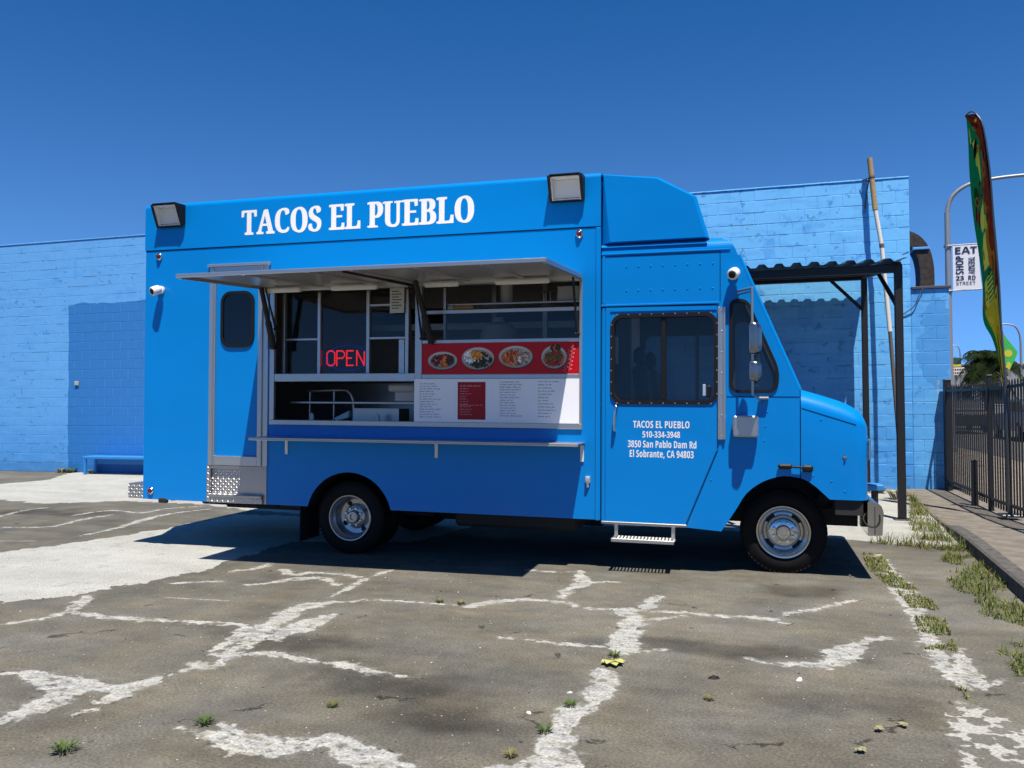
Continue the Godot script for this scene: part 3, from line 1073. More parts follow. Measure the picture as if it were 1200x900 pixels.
func build_truck() -> void:
	build_truck_materials()
	var T := thing("food_truck", "bright blue food truck with raised awning, lettering and open serving window", "food truck")
	T.rotation.z = -0.0122
	var P: Material = M["blue paint"]
	var alu: Material = M.aluminium
	var W := 2.2
	# ---------- the kitchen box
	var circle := PackedVector2Array(arc_pts(0.005, 0.35, 0.455, 0.0, TAU * 47.0 / 48.0, 47))
	var body := put("kitchen_body", await carved([
		box_csg(-2.363, 2.445, 0.46, 3.505, -W, 0.0, P),
		box_csg(-2.31, 2.40, 0.88, 3.44, -W + 0.05, -0.05, M["kitchen lining"], CSGShape3D.OPERATION_SUBTRACTION),
		box_csg(-1.55, -0.905, 0.862, 2.825, -0.034, 0.2, alu, CSGShape3D.OPERATION_SUBTRACTION),
		box_csg(-0.835, 2.262, 1.285, 2.575, -0.3, 0.2, alu, CSGShape3D.OPERATION_SUBTRACTION),
		box_csg(-1.545, -0.925, 0.515, 0.80, -0.022, 0.2, M["diamond plate"], CSGShape3D.OPERATION_SUBTRACTION),
		poly_csg(circle, -0.72, 0.2, M.black, CSGShape3D.OPERATION_SUBTRACTION),
		poly_csg(circle, -W - 0.2, -W + 0.72, M.black, CSGShape3D.OPERATION_SUBTRACTION),
	]), null, T)
	# the raised fascia that carries the name, with a rolled top edge
	var fa := stnew()
	var prof := PackedVector2Array([Vector2(0.008, 3.052), Vector2(0.008, 3.485)])
	for q in arc_pts(-0.042, 3.485, 0.05, 0.0, PI / 2, 7):
		prof.append(q)
	for q in arc_pts(-W + 0.042, 3.485, 0.05, PI / 2, PI, 7):
		prof.append(q)
	prof.append_array(PackedVector2Array([Vector2(-W - 0.008, 3.485), Vector2(-W - 0.008, 3.052), Vector2(-W - 0.002, 3.052), Vector2(-W - 0.002, 3.507), Vector2(0.002, 3.507), Vector2(0.002, 3.052)]))
	plate(fa, prof, -2.452, 2.370, Transform3D(Basis(Vector3(0, 0, 1), Vector3.UP, Vector3(-1, 0, 0)), Vector3.ZERO))
	var ends := stnew()
	var fascia := piece("fascia", fa, P, T)
	var sm := stnew()
	bar(sm, -2.362, 2.444, 3.042, 3.050, -0.001, 0.003)
	bar(sm, -2.3, 2.4, 3.044, 3.049, 0.0031, 0.0042)
	piece("seam", sm, M.seam, fascia)
	# corner post where the box meets the cab
	var cp := stnew()
	bar(cp, 2.405, 2.452, 0.452, 3.045, -0.04, 0.010, 0.008)
	piece("corner_trim", cp, P, T)
	# the name
	words("lettering", "TACOS EL PUEBLO", font(true, true), Vector3(0.023, 3.276, 0.0088), 2.462, 0.246, M.lettering, T, 0.001)
	words("lettering", "TACOS EL PUEBLO", font(true, true), Vector3(0.036, 3.276, 0.0096), 2.466, 0.254, M.lettering, T, 0.001)
	# ---------- side door
	var door := Node3D.new()
	door.name = "side_door"
	T.add_child(door)
	var df := stnew()
	for e in [[-1.572, -1.50, 0.835, 2.846], [-1.005, -0.886, 0.835, 2.846]]:
		bar(df, e[0], e[1], e[2], e[3], -0.03, 0.016, 0.004)
	bar(df, -1.50, -1.005, 2.735, 2.846, -0.03, 0.014, 0.004)
	bar(df, -1.50, -1.005, 0.835, 0.93, -0.03, 0.014, 0.004)
	bar(df, -1.590, -0.868, 2.846, 2.872, -0.01, 0.035, 0.004)
	piece("door_frame", df, alu, door)
	var dl := stnew()
	bar(dl, -1.535, -1.515, 0.84, 2.84, 0.0162, 0.022, 0.003)
	for k in 9:
		cyl(dl, Vector3(-1.548, 0.95 + k * 0.22, 0.014), Vector3(-1.548, 0.95 + k * 0.22, 0.019), 0.006, 0.004, 8)
	bar(dl, -0.955, -0.945, 0.84, 2.84, 0.0162, 0.030, 0.002)
	piece("door_hinge", dl, M.stainless, door)
	var dp := stnew()
	bar(dp, -1.50, -1.005, 0.93, 2.735, -0.033, -0.008)
	piece("door_panel", dp, P, door)
	var wr := stnew()
	var wo := round_rect(-1.415, -1.085, 2.055, 2.565, 0.085)
	ring_plate(wr, wo, 0.03, -0.010, 0.008)
	piece("window_gasket", wr, M["black trim"], door)
	var wp := stnew()
	plate(wp, wo, -0.007, -0.003)
	piece("window_pane", wp, M["dark glass"], door)
	# ---------- diamond plate entry step
	var st := stnew()
	bar(st, -1.588, -1.543, 0.462, 0.833, -0.004, 0.008)
	bar(st, -0.927, -0.893, 0.462, 0.833, -0.004, 0.008)
	bar(st, -1.543, -0.927, 0.800, 0.833, -0.004, 0.012, 0.003)
	bar(st, -1.543, -0.927, 0.462, 0.5135, -0.004, 0.032, 0.003)
	bar(st, -1.54, -0.93, 0.514, 0.545, -0.02, 0.045, 0.004)
	var step := piece("entry_step", st, M["diamond plate"], T)
	var lug := stnew()
	var lz := func(s: SurfaceTool, c: Vector3, turn: float, n: Vector3):
		# one raised lozenge of the plate
		var f := frame_of(n)
		var u := f.x * cos(turn) + f.z * sin(turn)
		var v := n.cross(u)
		var top := c + n * 0.005
		for sgn in [-1.0, 1.0]:
			t3(s, c + u * 0.016, top, c + v * sgn * 0.006, n)
			t3(s, c - u * 0.016, top, c + v * sgn * 0.006, n)
	for j in 9:
		for i in 11:
			var at := Vector3(-1.53 + i * 0.031, 0.56 + j * 0.027, -0.0215)
			lz.call(lug, at, 0.78 if (i + j) % 2 else -0.78, Vector3.BACK)
	for i in 20:
		for j in 2:
			lz.call(lug, Vector3(-1.53 + i * 0.031, 0.477 + j * 0.024, 0.0322), 0.78 if (i + j) % 2 else -0.78, Vector3.BACK)
		for j in 2:
			lz.call(lug, Vector3(-1.53 + i * 0.031, 0.5452, 0.003 + j * 0.026), 0.78 if (i + j) % 2 else -0.78, Vector3.UP)
	for j in 12:
		lz.call(lug, Vector3(-1.566, 0.478 + j * 0.03, 0.0082), 0.78 if j % 2 else -0.78, Vector3.BACK)
	piece("tread_pattern", lug, M["bright plate"], step).set_meta("kind", "stuff")
	# ---------- rear bumper step
	var rs := stnew()
	bar(rs, -2.575, -2.364, 0.46, 0.615, -W + 0.05, -0.02, 0.01)
	var rear_step := piece("rear_bumper", rs, M["diamond plate"], T)
	var rl := stnew()
	for i in 6:
		for j in 4:
			lz.call(rl, Vector3(-2.555 + i * 0.033, 0.485 + j * 0.035, -0.0198), 0.78 if (i + j) % 2 else -0.78, Vector3.BACK)
	piece("tread_pattern", rl, M["bright plate"], rear_step).set_meta("kind", "stuff")
	# ---------- serving window: frame, rails, mullions, panes
	var sv := Node3D.new()
	sv.name = "serving_window"
	T.add_child(sv)
	var fr := stnew()
	bar(fr, -0.866, 2.290, 2.575, 2.605, -0.02, 0.020, 0.004)
	bar(fr, -0.866, 2.290, 1.253, 1.302, -0.02, 0.020, 0.004)
	bar(fr, -0.866, -0.815, 1.302, 2.575, -0.02, 0.020, 0.004)
	bar(fr, 2.262, 2.290, 1.302, 2.575, -0.02, 0.018, 0.004)
	piece("window_frame", fr, alu, sv)
	for e in [[0.688, 0.756, 1.302, 2.575, -0.05, 0.012], [-0.815, 0.688, 1.681, 1.757, -0.16, 0.012], [0.756, 2.262, 1.703, 1.744, -0.03, 0.006], [0.756, 2.262, 2.035, 2.066, -0.05, 0.006], [0.756, 2.262, 2.315, 2.35, -0.09, -0.05]]:
		var ms := stnew()
		bar(ms, e[0], e[1], e[2], e[3], e[4], e[5], 0.003)
		piece("rail", ms, alu, sv)
	for e in [[-0.815, -0.785, 1.757], [-0.415, -0.383, 1.757], [0.117, 0.151, 1.757], [0.528, 0.566, 1.757], [0.92, 0.945, 2.066]]:
		var ms := stnew()
		bar(ms, e[0], e[1], e[2], 2.575, -0.17, -0.12, 0.003)
		piece("mullion", ms, alu, sv)
	for e in [[-0.785, -0.415, 2.093], [0.151, 0.528, 2.093], [0.151, 0.528, 2.415]]:
		var ms := stnew()
		bar(ms, e[0], e[1], e[2], e[2] + 0.022, -0.17, -0.125, 0.003)
		piece("rail", ms, alu, sv)
	for e in [[-0.785, -0.415, 1.757, 2.575, -0.15], [-0.383, 0.117, 1.757, 2.575, -0.15], [0.151, 0.528, 2.115, 2.575, -0.15], [0.945, 2.262, 2.066, 2.315, -0.07]]:
		var ms := stnew()
		bar(ms, e[0], e[1], e[2], e[3], e[4] - 0.002, e[4] + 0.002)
		piece("window_pane", ms, M["window glass"], sv)
	var jm := stnew()
	bar(jm, 0.44, 0.50, 1.757, 2.093, -0.19, -0.172, 0.003)
	piece("sliding_sash", jm, alu, sv)
	# ---------- printed boards
	var im := Image.create(1024, 200, false, Image.FORMAT_RGB8)
	im.fill(Color(0.72, 0.015, 0.07))
	food_picture(im, 140, 112, 100, 58, 0)
	food_picture(im, 376, 100, 108, 72, 1)
	food_picture(im, 622, 92, 110, 70, 2)
	food_picture(im, 866, 96, 80, 72, 3)
	food_picture(im, 874, 36, 32, 22, 0)
	var rim_w := Color(0.85, 0.84, 0.8)
	for k in 150:
		var a := k * 0.085
		for q in 4:
			im.set_pixel(clampi(958 + int(14.0 * sin(a * 3.0) + k * 0.18) + q, 0, 1023), clampi(176 - k, 0, 199), rim_w)
			im.set_pixel(clampi(930 + int(9.0 * sin(a * 4.0 + 1.0) + k * 0.25) + q / 2, 0, 1023), clampi(190 - k, 0, 199), rim_w)
	board("picture_board", 0.757, 2.262, 1.746, 2.034, 0.001, 0.012, picture_mat("plates print", im), M["white plastic"], sv)
	var wm := Image.create(640, 168, false, Image.FORMAT_RGB8)
	wm.fill(Color(0.95, 0.96, 0.98))
	var r := RandomNumberGenerator.new()
	r.seed = 5
	var ink := Color(0.05, 0.05, 0.09)
	for k in 14:
		smudge_line(wm, r, 22, 17 + k * 10, r.randi_range(46, 100), ink)
		smudge_line(wm, r, 342, 10 + k * 10, r.randi_range(46, 92), ink)
	for k in 12:
		smudge_line(wm, r, 488, 9 + k * 12, r.randi_range(36, 80), ink, 5 if k == 5 else 4)
	wm.fill_rect(Rect2i(176, 12, 110, 146), Color(0.62, 0.02, 0.07))
	smudge_line(wm, r, 186, 24, 80, Color(0.95, 0.9, 0.9), 6)
	for k in 11:
		smudge_line(wm, r, 186, 36 + k * 10, r.randi_range(24, 48), Color(0.92, 0.85, 0.85))
	smudge_line(wm, r, 186, 100, 88, Color(0.92, 0.85, 0.85))
	board("menu_board", 0.690, 2.264, 1.303, 1.701, 0.0215, 0.012, picture_mat("menu print", wm), M["white plastic"], sv)
	# ---------- folding counter and its brackets
	var sh := stnew()
	bar(sh, -0.905, 2.315, 1.125, 1.139, 0.0, 0.305, 0.003)
	bar(sh, -0.905, 2.315, 1.112, 1.125, 0.290, 0.305, 0.003)
	var shelf := piece("counter_shelf", sh, alu, T)
	for x in [-0.67, 0.91, 2.29]:
		var br := stnew()
		bar(br, x - 0.016, x + 0.016, 0.965, 1.112, 0.002, 0.014, 0.003)
		piece("bracket", br, M["white enamel"], shelf)
	# ---------- awning
	var aw := stnew()
	var L := 1.34
	bar(aw, -0.905, 2.288, 0.006, 0.018, 0.0, L)
	var awning := piece("awning", aw, M["awning metal"], T)
	awning.transform = Transform3D(Basis(Vector3.RIGHT, atan2(0.075, L)), Vector3(0, 2.609, 0.022))
	var ae := stnew()
	bar(ae, -0.910, 2.292, -0.012, 0.0205, L - 0.03, L + 0.004, 0.004)
	bar(ae, -0.910, -0.880, -0.020, 0.0208, 0.0, L - 0.031, 0.003)
	bar(ae, 2.262, 2.292, -0.020, 0.0208, 0.0, L - 0.031, 0.003)
	bar(ae, -0.879, 2.261, -0.028, 0.006, 0.0, 0.03, 0.003)
	piece("awning_frame", ae, alu, awning)
	for x in [-0.28, 0.31, 0.70, 1.24, 1.78]:
		var rbs := stnew()
		bar(rbs, x - 0.016, x + 0.016, -0.014, 0.0055, 0.031, L - 0.032, 0.003)
		piece("awning_rib", rbs, M["awning metal"], awning)
	for x in [[-0.86, -0.45], [-0.12, 0.36], [0.84, 1.17], [1.52, 2.02]]:
		var tb := stnew()
		bar(tb, x[0], x[1], -0.060, -0.015, 0.09, 0.15, 0.012)
		piece("strip_lamp", tb, M["white enamel"], awning)
	for e in [[Vector3(-0.835, 2.585, 0.22), Vector3(-0.815, 2.03, 0.035), 0.030], [Vector3(-0.80, 2.58, 0.20), Vector3(-0.79, 2.20, 0.03), 0.010], [Vector3(0.80, 2.585, 0.28), Vector3(0.86, 2.06, 0.035), 0.030], [Vector3(0.66, 2.585, 0.10), Vector3(0.655, 2.10, 0.03), 0.010], [Vector3(0.72, 2.55, 0.08), Vector3(0.765, 2.08, 0.03), 0.010], [Vector3(2.235, 2.585, 0.16), Vector3(2.25, 2.10, 0.03), 0.013], [Vector3(0.60, 2.53, 1.28), Vector3(0.70, 2.575, 0.05), 0.013]]:
		var ss := stnew()
		var p0: Vector3 = awning.transform.affine_inverse() * (e[0] as Vector3)
		var p1: Vector3 = awning.transform.affine_inverse() * (e[1] as Vector3)
		cyl(ss, p0, p1.lerp(p0, 0.42), e[2] * 0.8, -1.0, 10)
		cyl(ss, p1.lerp(p0, 0.42), p1, e[2] * 1.05, -1.0, 10)
		cyl(ss, p1 + Vector3(-0.02, 0, 0), p1 + Vector3(0.02, 0, 0), e[2] * 1.2, -1.0, 10)
		piece("gas_strut", ss, M.black, awning)
	# ---------- floodlights, marker lamps, cameras
	for x in [-2.190, 1.995]:
		var fl := stnew()
		var hp := PackedVector2Array([Vector2(0.010, 3.315), Vector2(0.035, 3.280), Vector2(0.055, 3.273), Vector2(0.150, 3.478), Vector2(0.150, 3.494), Vector2(0.010, 3.504)])
		var xf := Transform3D(Basis(Vector3(0, 0, 1), Vector3.UP, Vector3(-1, 0, 0)), Vector3.ZERO)
		for ed in [[-x - 0.022, -x], [-x - 0.315, -x - 0.293]]:
			plate(fl, hp, ed[0], ed[1], xf)
		slat(fl, Vector3(x + 0.02, 3.499, 0.080), Vector3(x + 0.295, 3.499, 0.080), 0.142, 0.010)
		slat(fl, Vector3(x + 0.02, 3.278, 0.045), Vector3(x + 0.295, 3.278, 0.045), 0.022, 0.012)
		bar(fl, x + 0.02, x + 0.295, 3.30, 3.50, 0.008, 0.022)
		var lamp := piece("floodlight", fl, M["black trim"], T)
		var rf := stnew()
		bar(rf, x + 0.025, x + 0.29, 3.312, 3.475, 0.030, 0.036)
		for sx in [x + 0.032, x + 0.283]:
			var rp := PackedVector2Array([Vector2(0.036, 3.30), Vector2(0.056, 3.288), Vector2(0.138, 3.475), Vector2(0.036, 3.475)])
			plate(rf, rp, -sx - 0.003, -sx + 0.003, xf)
		slat(rf, Vector3(x + 0.035, 3.297, 0.046), Vector3(x + 0.28, 3.297, 0.046), 0.02, 0.006)
		slat(rf, Vector3(x + 0.035, 3.480, 0.086), Vector3(x + 0.28, 3.480, 0.086), 0.10, 0.006)
		piece("reflector", rf, M["white plastic"], lamp)
		var gl := stnew()
		q4(gl, Vector3(x + 0.022, 3.288, 0.060), Vector3(x + 0.293, 3.288, 0.060), Vector3(x + 0.293, 3.482, 0.148), Vector3(x + 0.022, 3.482, 0.148), Vector3(0, -0.5, 0.9))
		piece("lens", gl, M["lamp glass"], lamp)
	for e in [[-2.195, 2.982], [2.259, 2.992], [-2.264, 0.548]]:
		var ml := stnew()
		lathe(ml, [Vector2(0.037, 0.0), Vector2(0.037, 0.012), Vector2(0.030, 0.02), Vector2(0.024, 0.02)], Vector3(e[0], e[1], 0.0), Vector3.BACK, 20)
		var mk := piece("marker_lamp", ml, M.chrome, T)
		var me := stnew()
		lathe(me, [Vector2(0.025, 0.016), Vector2(0.022, 0.030), Vector2(0.013, 0.038), Vector2(0.0, 0.040)], Vector3(e[0], e[1], 0.0), Vector3.BACK, 20)
		piece("lens", me, M["red lens"], mk)
	var lk := stnew()
	box(lk, Vector3(2.343, 0.81, 0.012), Vector3(0.045, 0.06, 0.03), 0.006)
	cyl(lk, Vector3(2.343, 0.815, 0.02), Vector3(2.343, 0.815, 0.05), 0.018, 0.014, 12)
	bar(lk, 2.333, 2.353, 0.74, 0.79, 0.004, 0.02, 0.004)
	piece("fuel_lock", lk, M.bright, T)
	for e in [[-2.165, 2.62, 1.0], [3.59, 2.575, 1.25]]:
		var sc := stnew()
		var k: float = e[2]
		lathe(sc, [Vector2(0.040, 0.0), Vector2(0.040, 0.02), Vector2(0.02, 0.024), Vector2(0.018, 0.05)], Vector3(e[0], e[1] + 0.015, 0.0), Vector3.BACK, 18)
		lathe(sc, [Vector2(0.0, -0.062), Vector2(0.028, -0.056), Vector2(0.046, -0.035), Vector2(0.049, 0.0), Vector2(0.047, 0.04), Vector2(0.040, 0.052), Vector2(0.030, 0.052)], Vector3(e[0], e[1], 0.085), Vector3(-0.25, -0.35, 0.9), 20)
		var cam := piece("security_camera", sc, M["white plastic"], T)
		var cl := stnew()
		lathe(cl, [Vector2(0.031, 0.050), Vector2(0.018, 0.058), Vector2(0.0, 0.060)], Vector3(e[0], e[1], 0.085), Vector3(-0.25, -0.35, 0.9), 16)
		piece("lens", cl, M["black trim"], cam)
	build_kitchen(T)
	await build_cab(T)


func build_kitchen(T: Node3D) -> void:
	# fittings fixed inside the box, seen dimly through the serving window
	var k := Node3D.new()
	k.name = "kitchen_fittings"
	T.add_child(k)
	var s := stnew()
	bar(s, -0.9, 2.35, 0.9, 1.26, -0.75, -0.25, 0.01)
	bar(s, -0.9, 2.35, 1.26, 1.285, -0.78, -0.21, 0.006)
	piece("front_counter", s, M.stainless, k)
	s = stnew()
	bar(s, -1.9, 2.3, 0.9, 1.7, -2.1, -1.45, 0.01)
	piece("grill_counter", s, M.stainless, k)
	s = stnew()
	plate(s, PackedVector2Array([Vector2(-2.12, 2.55), Vector2(-1.35, 2.35), Vector2(-1.35, 2.28), Vector2(-2.12, 2.28)]), -2.0, 0.6, Transform3D(Basis(Vector3(0, 0, 1), Vector3.UP, Vector3(-1, 0, 0)), Vector3.ZERO))
	bar(s, -0.5, 1.9, 2.55, 3.3, -2.12, -1.6)
	piece("exhaust_hood", s, M.stainless, k)
	s = stnew()
	bar(s, -0.79, 0.68, 1.462, 1.484, -0.42, -0.24, 0.004)
	piece("pass_shelf", s, M.stainless, k)
	s = stnew()
	bar(s, 0.95, 2.25, 2.40, 2.42, -0.55, -0.15, 0.004)
	piece("wall_shelf", s, M.stainless, k)
	for x in [0.5, 1.28, 1.80]:
		s = stnew()
		bar(s, x - 0.025, x + 0.025, 1.3, 3.4, -0.62, -0.58, 0.004)
		piece("upright", s, M.stainless, k)


func hood_row(x: float, inset: float) -> Array:
	var yb := 0.71
	var low := [[4.122, 0.876], [4.16, 0.862], [4.20, 0.838], [4.25, 0.80], [4.30, 0.752], [4.345, 0.71], [9.0, 0.71]]
	for i in low.size() - 1:
		if x >= low[i][0] and x <= low[i + 1][0]:
			yb = lerpf(low[i][1], low[i + 1][1], (x - low[i][0]) / (low[i + 1][0] - low[i][0]))
	var yc := 1.463 - (x - 4.12) * 0.317
	var yt := 0.0
	var top := [[4.12, 1.611], [4.28, 1.565], [4.43, 1.514], [4.52, 1.474], [4.576, 1.436], [4.61, 1.395], [4.632, 1.345], [4.641, 1.285], [4.7, 1.27]]
	for i in top.size() - 1:
		if x >= top[i][0] and x <= top[i + 1][0]:
			yt = lerpf(top[i][1], top[i + 1][1], (x - top[i][0]) / (top[i + 1][0] - top[i][0]))
	yt = maxf(yt, yc + 0.004)
	var pts := [Vector3(x, yb, -inset), Vector3(x, yb * 0.5 + yc * 0.5, -inset), Vector3(x, yc, -inset)]
	for k in range(1, 9):
		var a := PI / 2 * k / 8.0
		pts.append(Vector3(x, yc + (yt - yc) * sin(a), -inset - 0.17 * (1.0 - cos(a))))
	pts.append(Vector3(x, yt + 0.012, -0.6))
	var n := pts.size()
	for k in range(n - 1, -1, -1):
		pts.append(Vector3(x, pts[k].y, -2.2 - pts[k].z))
	return pts


func build_cab(T: Node3D) -> void:
	var P: Material = M["blue paint"]
	var alu: Material = M.aluminium
	var W := 2.2
	var out := PackedVector2Array([Vector2(2.456, 0.436), Vector2(3.194, 0.428), Vector2(3.47, 0.41)])
	for q in smooth_path([Vector2(3.484, 0.407), Vector2(3.602, 0.592), Vector2(3.692, 0.738), Vector2(3.829, 0.842), Vector2(3.984, 0.89), Vector2(4.114, 0.878)], 3):
		out.append(q)
	out.append_array(PackedVector2Array([Vector2(4.114, 1.602), Vector2(3.622, 2.745), Vector2(3.60, 2.80), Vector2(3.572, 2.85), Vector2(3.53, 2.885), Vector2(3.47, 2.905), Vector2(2.456, 2.912)]))
	var door_hole := round_rect(2.575, 3.425, 1.512, 2.232, 0.075)
	var quarter := round_poly([Vector2(3.552, 2.372), Vector2(3.700, 2.372), Vector2(3.960, 1.76), Vector2(3.938, 1.575), Vector2(3.552, 1.577)], 0.09)
	var lining: Material = M["cab lining"]
	var cross := round_rect(0.0, W, -1.0, 2.912, 0.11, 10)
	var sect := poly_csg(cross, -4.0, 0.0, P, CSGShape3D.OPERATION_INTERSECTION)
	sect.position = Vector3(5.0, 0, 0)
	sect.rotation.y = PI / 2
	var cut := CSGShape3D.OPERATION_SUBTRACTION
	put("cab", await carved([
		poly_csg(out, -W, 0.0, P),
		sect,
		poly_csg(PackedVector2Array([Vector2(2.50, 0.72), Vector2(3.36, 0.72), Vector2(3.52, 1.0), Vector2(4.07, 1.0), Vector2(4.07, 1.58), Vector2(3.585, 2.72), Vector2(3.50, 2.85), Vector2(2.50, 2.85)]), -W + 0.05, -0.05, lining, cut),
		poly_csg(door_hole, -0.12, 0.2, lining, cut),
		poly_csg(quarter, -0.12, 0.2, lining, cut),
		poly_csg(door_hole, -W - 0.2, -W + 0.12, lining, cut),
		poly_csg(quarter, -W - 0.2, -W + 0.12, lining, cut),
		poly_csg(PackedVector2Array([Vector2(3.42, 2.62), Vector2(3.85, 2.62), Vector2(4.25, 1.72), Vector2(3.80, 1.72)]), -W + 0.14, -0.14, lining, cut),
	]), null, T)
	# sliding door skin: seams, gaskets and panes
	var sd := Node3D.new()
	sd.name = "cab_door"
	T.add_child(sd)
	var s := stnew()
	plate(s, PackedVector2Array([Vector2(2.500, 0.452), Vector2(3.184, 0.446), Vector2(3.450, 1.10), Vector2(3.450, 1.455), Vector2(2.500, 1.455)]), 0.001, 0.009)
	plate(s, PackedVector2Array([Vector2(2.500, 1.455), Vector2(2.538, 1.455), Vector2(2.538, 2.29), Vector2(2.500, 2.29)]), 0.001, 0.009)
	plate(s, PackedVector2Array([Vector2(2.500, 2.29), Vector2(3.450, 2.285), Vector2(3.450, 2.318), Vector2(2.500, 2.325)]), 0.001, 0.009)
	piece("door_skin", s, P, sd)
	for e in [[door_hole, 0.034, 0.010], [quarter, 0.026, 0.0]]:
		s = stnew()
		ring_plate(s, e[0], e[1], -0.02, 0.014 + e[2] * 0.4)
		piece("window_gasket", s, M["black trim"], sd if e[2] > 0.0 else T)
		s = stnew()
		plate(s, e[0], -0.022, -0.018)
		piece("window_pane", s, M["window glass"], sd if e[2] > 0.0 else T)
		s = stnew()
		plate(s, e[0], -W + 0.018, -W + 0.022)
		piece("window_pane", s, M["window glass"], T)
	s = stnew()
	bar(s, 2.980, 3.022, 1.515, 2.23, -0.014, 0.006, 0.004)
	bar(s, 3.27, 3.30, 1.515, 2.23, -0.040, -0.026, 0.004)
	piece("window_bar", s, M["black trim"], sd)
	s = stnew()
	for k in 9:
		for y in [1.487, 2.258]:
			lathe(s, [Vector2(0.008, 0.0), Vector2(0.005, 0.004), Vector2(0.0, 0.005)], Vector3(2.60 + k * 0.1, y, 0.016), Vector3.BACK, 8)
	for k in 7:
		for x in [2.55, 3.45]:
			lathe(s, [Vector2(0.008, 0.0), Vector2(0.005, 0.004), Vector2(0.0, 0.005)], Vector3(x, 1.57 + k * 0.1, 0.016), Vector3.BACK, 8)
	piece("screws", s, M.stainless, sd).set_meta("kind", "stuff")
	s = stnew()
	box(s, Vector3(3.345, 1.60, -0.004), Vector3(0.03, 0.10, 0.03), 0.005)
	piece("window_latch", s, M.bright, sd)
	s = stnew()
	box(s, Vector3(3.385, 1.59, -0.002), Vector3(0.035, 0.10, 0.03), 0.008)
	piece("latch_knob", s, M["black trim"], sd)
	# grab handle
	s = stnew()
	tube(s, smooth_path([Vector3(2.600, 1.472, 0.009), Vector3(2.598, 1.462, 0.05), Vector3(2.592, 1.42, 0.062), Vector3(2.586, 1.33, 0.062), Vector3(2.583, 1.26, 0.058), Vector3(2.582, 1.235, 0.009)], 4), 0.012, 8)
	piece("door_handle", s, M.chrome, sd)
	var f := font(true)
	var ink: Material = M.lettering
	words("lettering", "TACOS EL PUEBLO", f, Vector3(2.982, 1.303, 0.0098), 0.481, 0.062, ink, sd, 0.001)
	words("lettering", "510-334-3948", f, Vector3(2.983, 1.217, 0.0098), 0.320, 0.056, ink, sd, 0.001)
	words("lettering", "3850 San Pablo Dam Rd", f, Vector3(2.988, 1.134, 0.0098), 0.584, 0.064, ink, sd, 0.001)
	words("lettering", "El Sobrante, CA 94803", f, Vector3(2.985, 1.046, 0.0098), 0.545, 0.074, ink, sd, 0.001)
	# aluminium track and drip rails
	s = stnew()
	bar(s, 3.458, 3.476, 1.185, 2.305, 0.0, 0.030, 0.003)
	bar(s, 3.502, 3.520, 1.185, 2.305, 0.0, 0.030, 0.003)
	bar(s, 3.476, 3.502, 1.185, 2.305, 0.0, 0.018)
	for k in 7:
		lathe(s, [Vector2(0.008, 0.0), Vector2(0.0, 0.005)], Vector3(3.489, 1.21 + k * 0.178, 0.018), Vector3.BACK, 8)
	piece("door_track", s, alu, T)
	s = stnew()
	bar(s, 2.458, 3.47, 2.335, 2.352, 0.0, 0.014, 0.003)
	bar(s, 2.458, 3.56, 2.790, 2.802, -0.01, 0.010, 0.003)
	piece("drip_rail", s, P, T)
	s = stnew()
	bar(s, 2.462, 3.452, 2.326, 2.334, 0.001, 0.004)
	bar(s, 2.458, 3.48, 2.774, 2.779, 0.0, 0.003)
	bar(s, 3.474, 3.479, 2.36, 2.774, 0.0, 0.003)
	bar(s, 3.53, 4.112, 1.545, 1.549, 0.0, 0.003)
	bar(s, 2.4535, 2.462, 0.44, 2.86, -0.02, 0.002)
	slat(s, Vector3(3.193, 0.44, 0.001), Vector3(3.458, 1.095, 0.001), 0.006, 0.004, Vector3.BACK)
	bar(s, 4.114, 4.122, 0.88, 1.60, -0.05, -0.004)
	piece("seam", s, M.seam, T)
	s = stnew()
	bar(s, 2.468, 2.492, 0.45, 2.325, 0.0, 0.008, 0.003)
	bar(s, 2.468, 2.492, 2.36, 2.785, 0.0, 0.006, 0.003)
	piece("jamb_strip", s, P, T)
	# rivets along the panels
	s = stnew()
	for k in 8:
		for y in [2.68, 2.47]:
			lathe(s, [Vector2(0.009, 0.0), Vector2(0.006, 0.004), Vector2(0.0, 0.005)], Vector3(2.68 + k * 0.105, y, 0.0), Vector3.BACK, 8)
	for e in [[3.86, 1.42], [3.84, 1.30], [3.83, 1.18], [3.76, 1.08], [4.28, 1.36], [4.46, 0.78], [4.36, 0.86], [4.22, 0.90], [3.40, 0.84], [3.64, 1.47], [3.72, 1.10]]:
		lathe(s, [Vector2(0.008, 0.0), Vector2(0.005, 0.004), Vector2(0.0, 0.005)], Vector3(e[0], e[1], 0.0), Vector3.BACK, 8)
	piece("rivets", s, P, T).set_meta("kind", "stuff")
	# windscreen
	s = stnew()
	var wa := Vector3(3.665, 2.64, 0)
	var wb := Vector3(4.055, 1.735, 0)
	q4(s, wa + Vector3(0, 0, -0.14), wa + Vector3(0, 0, -W + 0.14), wb + Vector3(0, 0, -W + 0.14), wb + Vector3(0, 0, -0.14), Vector3(1, 0.4, 0))
	piece("windscreen", s, M["window glass"], T)
	s = stnew()
	tube(s, [Vector3(3.628, 2.742, -0.018), Vector3(4.112, 1.608, -0.018)], 0.020, 10)
	tube(s, [Vector3(3.628, 2.742, -W + 0.018), Vector3(4.112, 1.608, -W + 0.018)], 0.020, 10)
	piece("windscreen_pillar", s, P, T)
	# roof fairing in front of the box
	s = stnew()
	var base := [Vector2(2.458, 2.895), Vector2(2.458, 3.525), Vector2(2.95, 3.462), Vector2(3.275, 3.275), Vector2(3.385, 2.905)]
	var face := [Vector2(2.535, 2.905), Vector2(2.475, 3.50), Vector2(2.94, 3.438), Vector2(3.25, 3.262), Vector2(3.355, 2.91)]
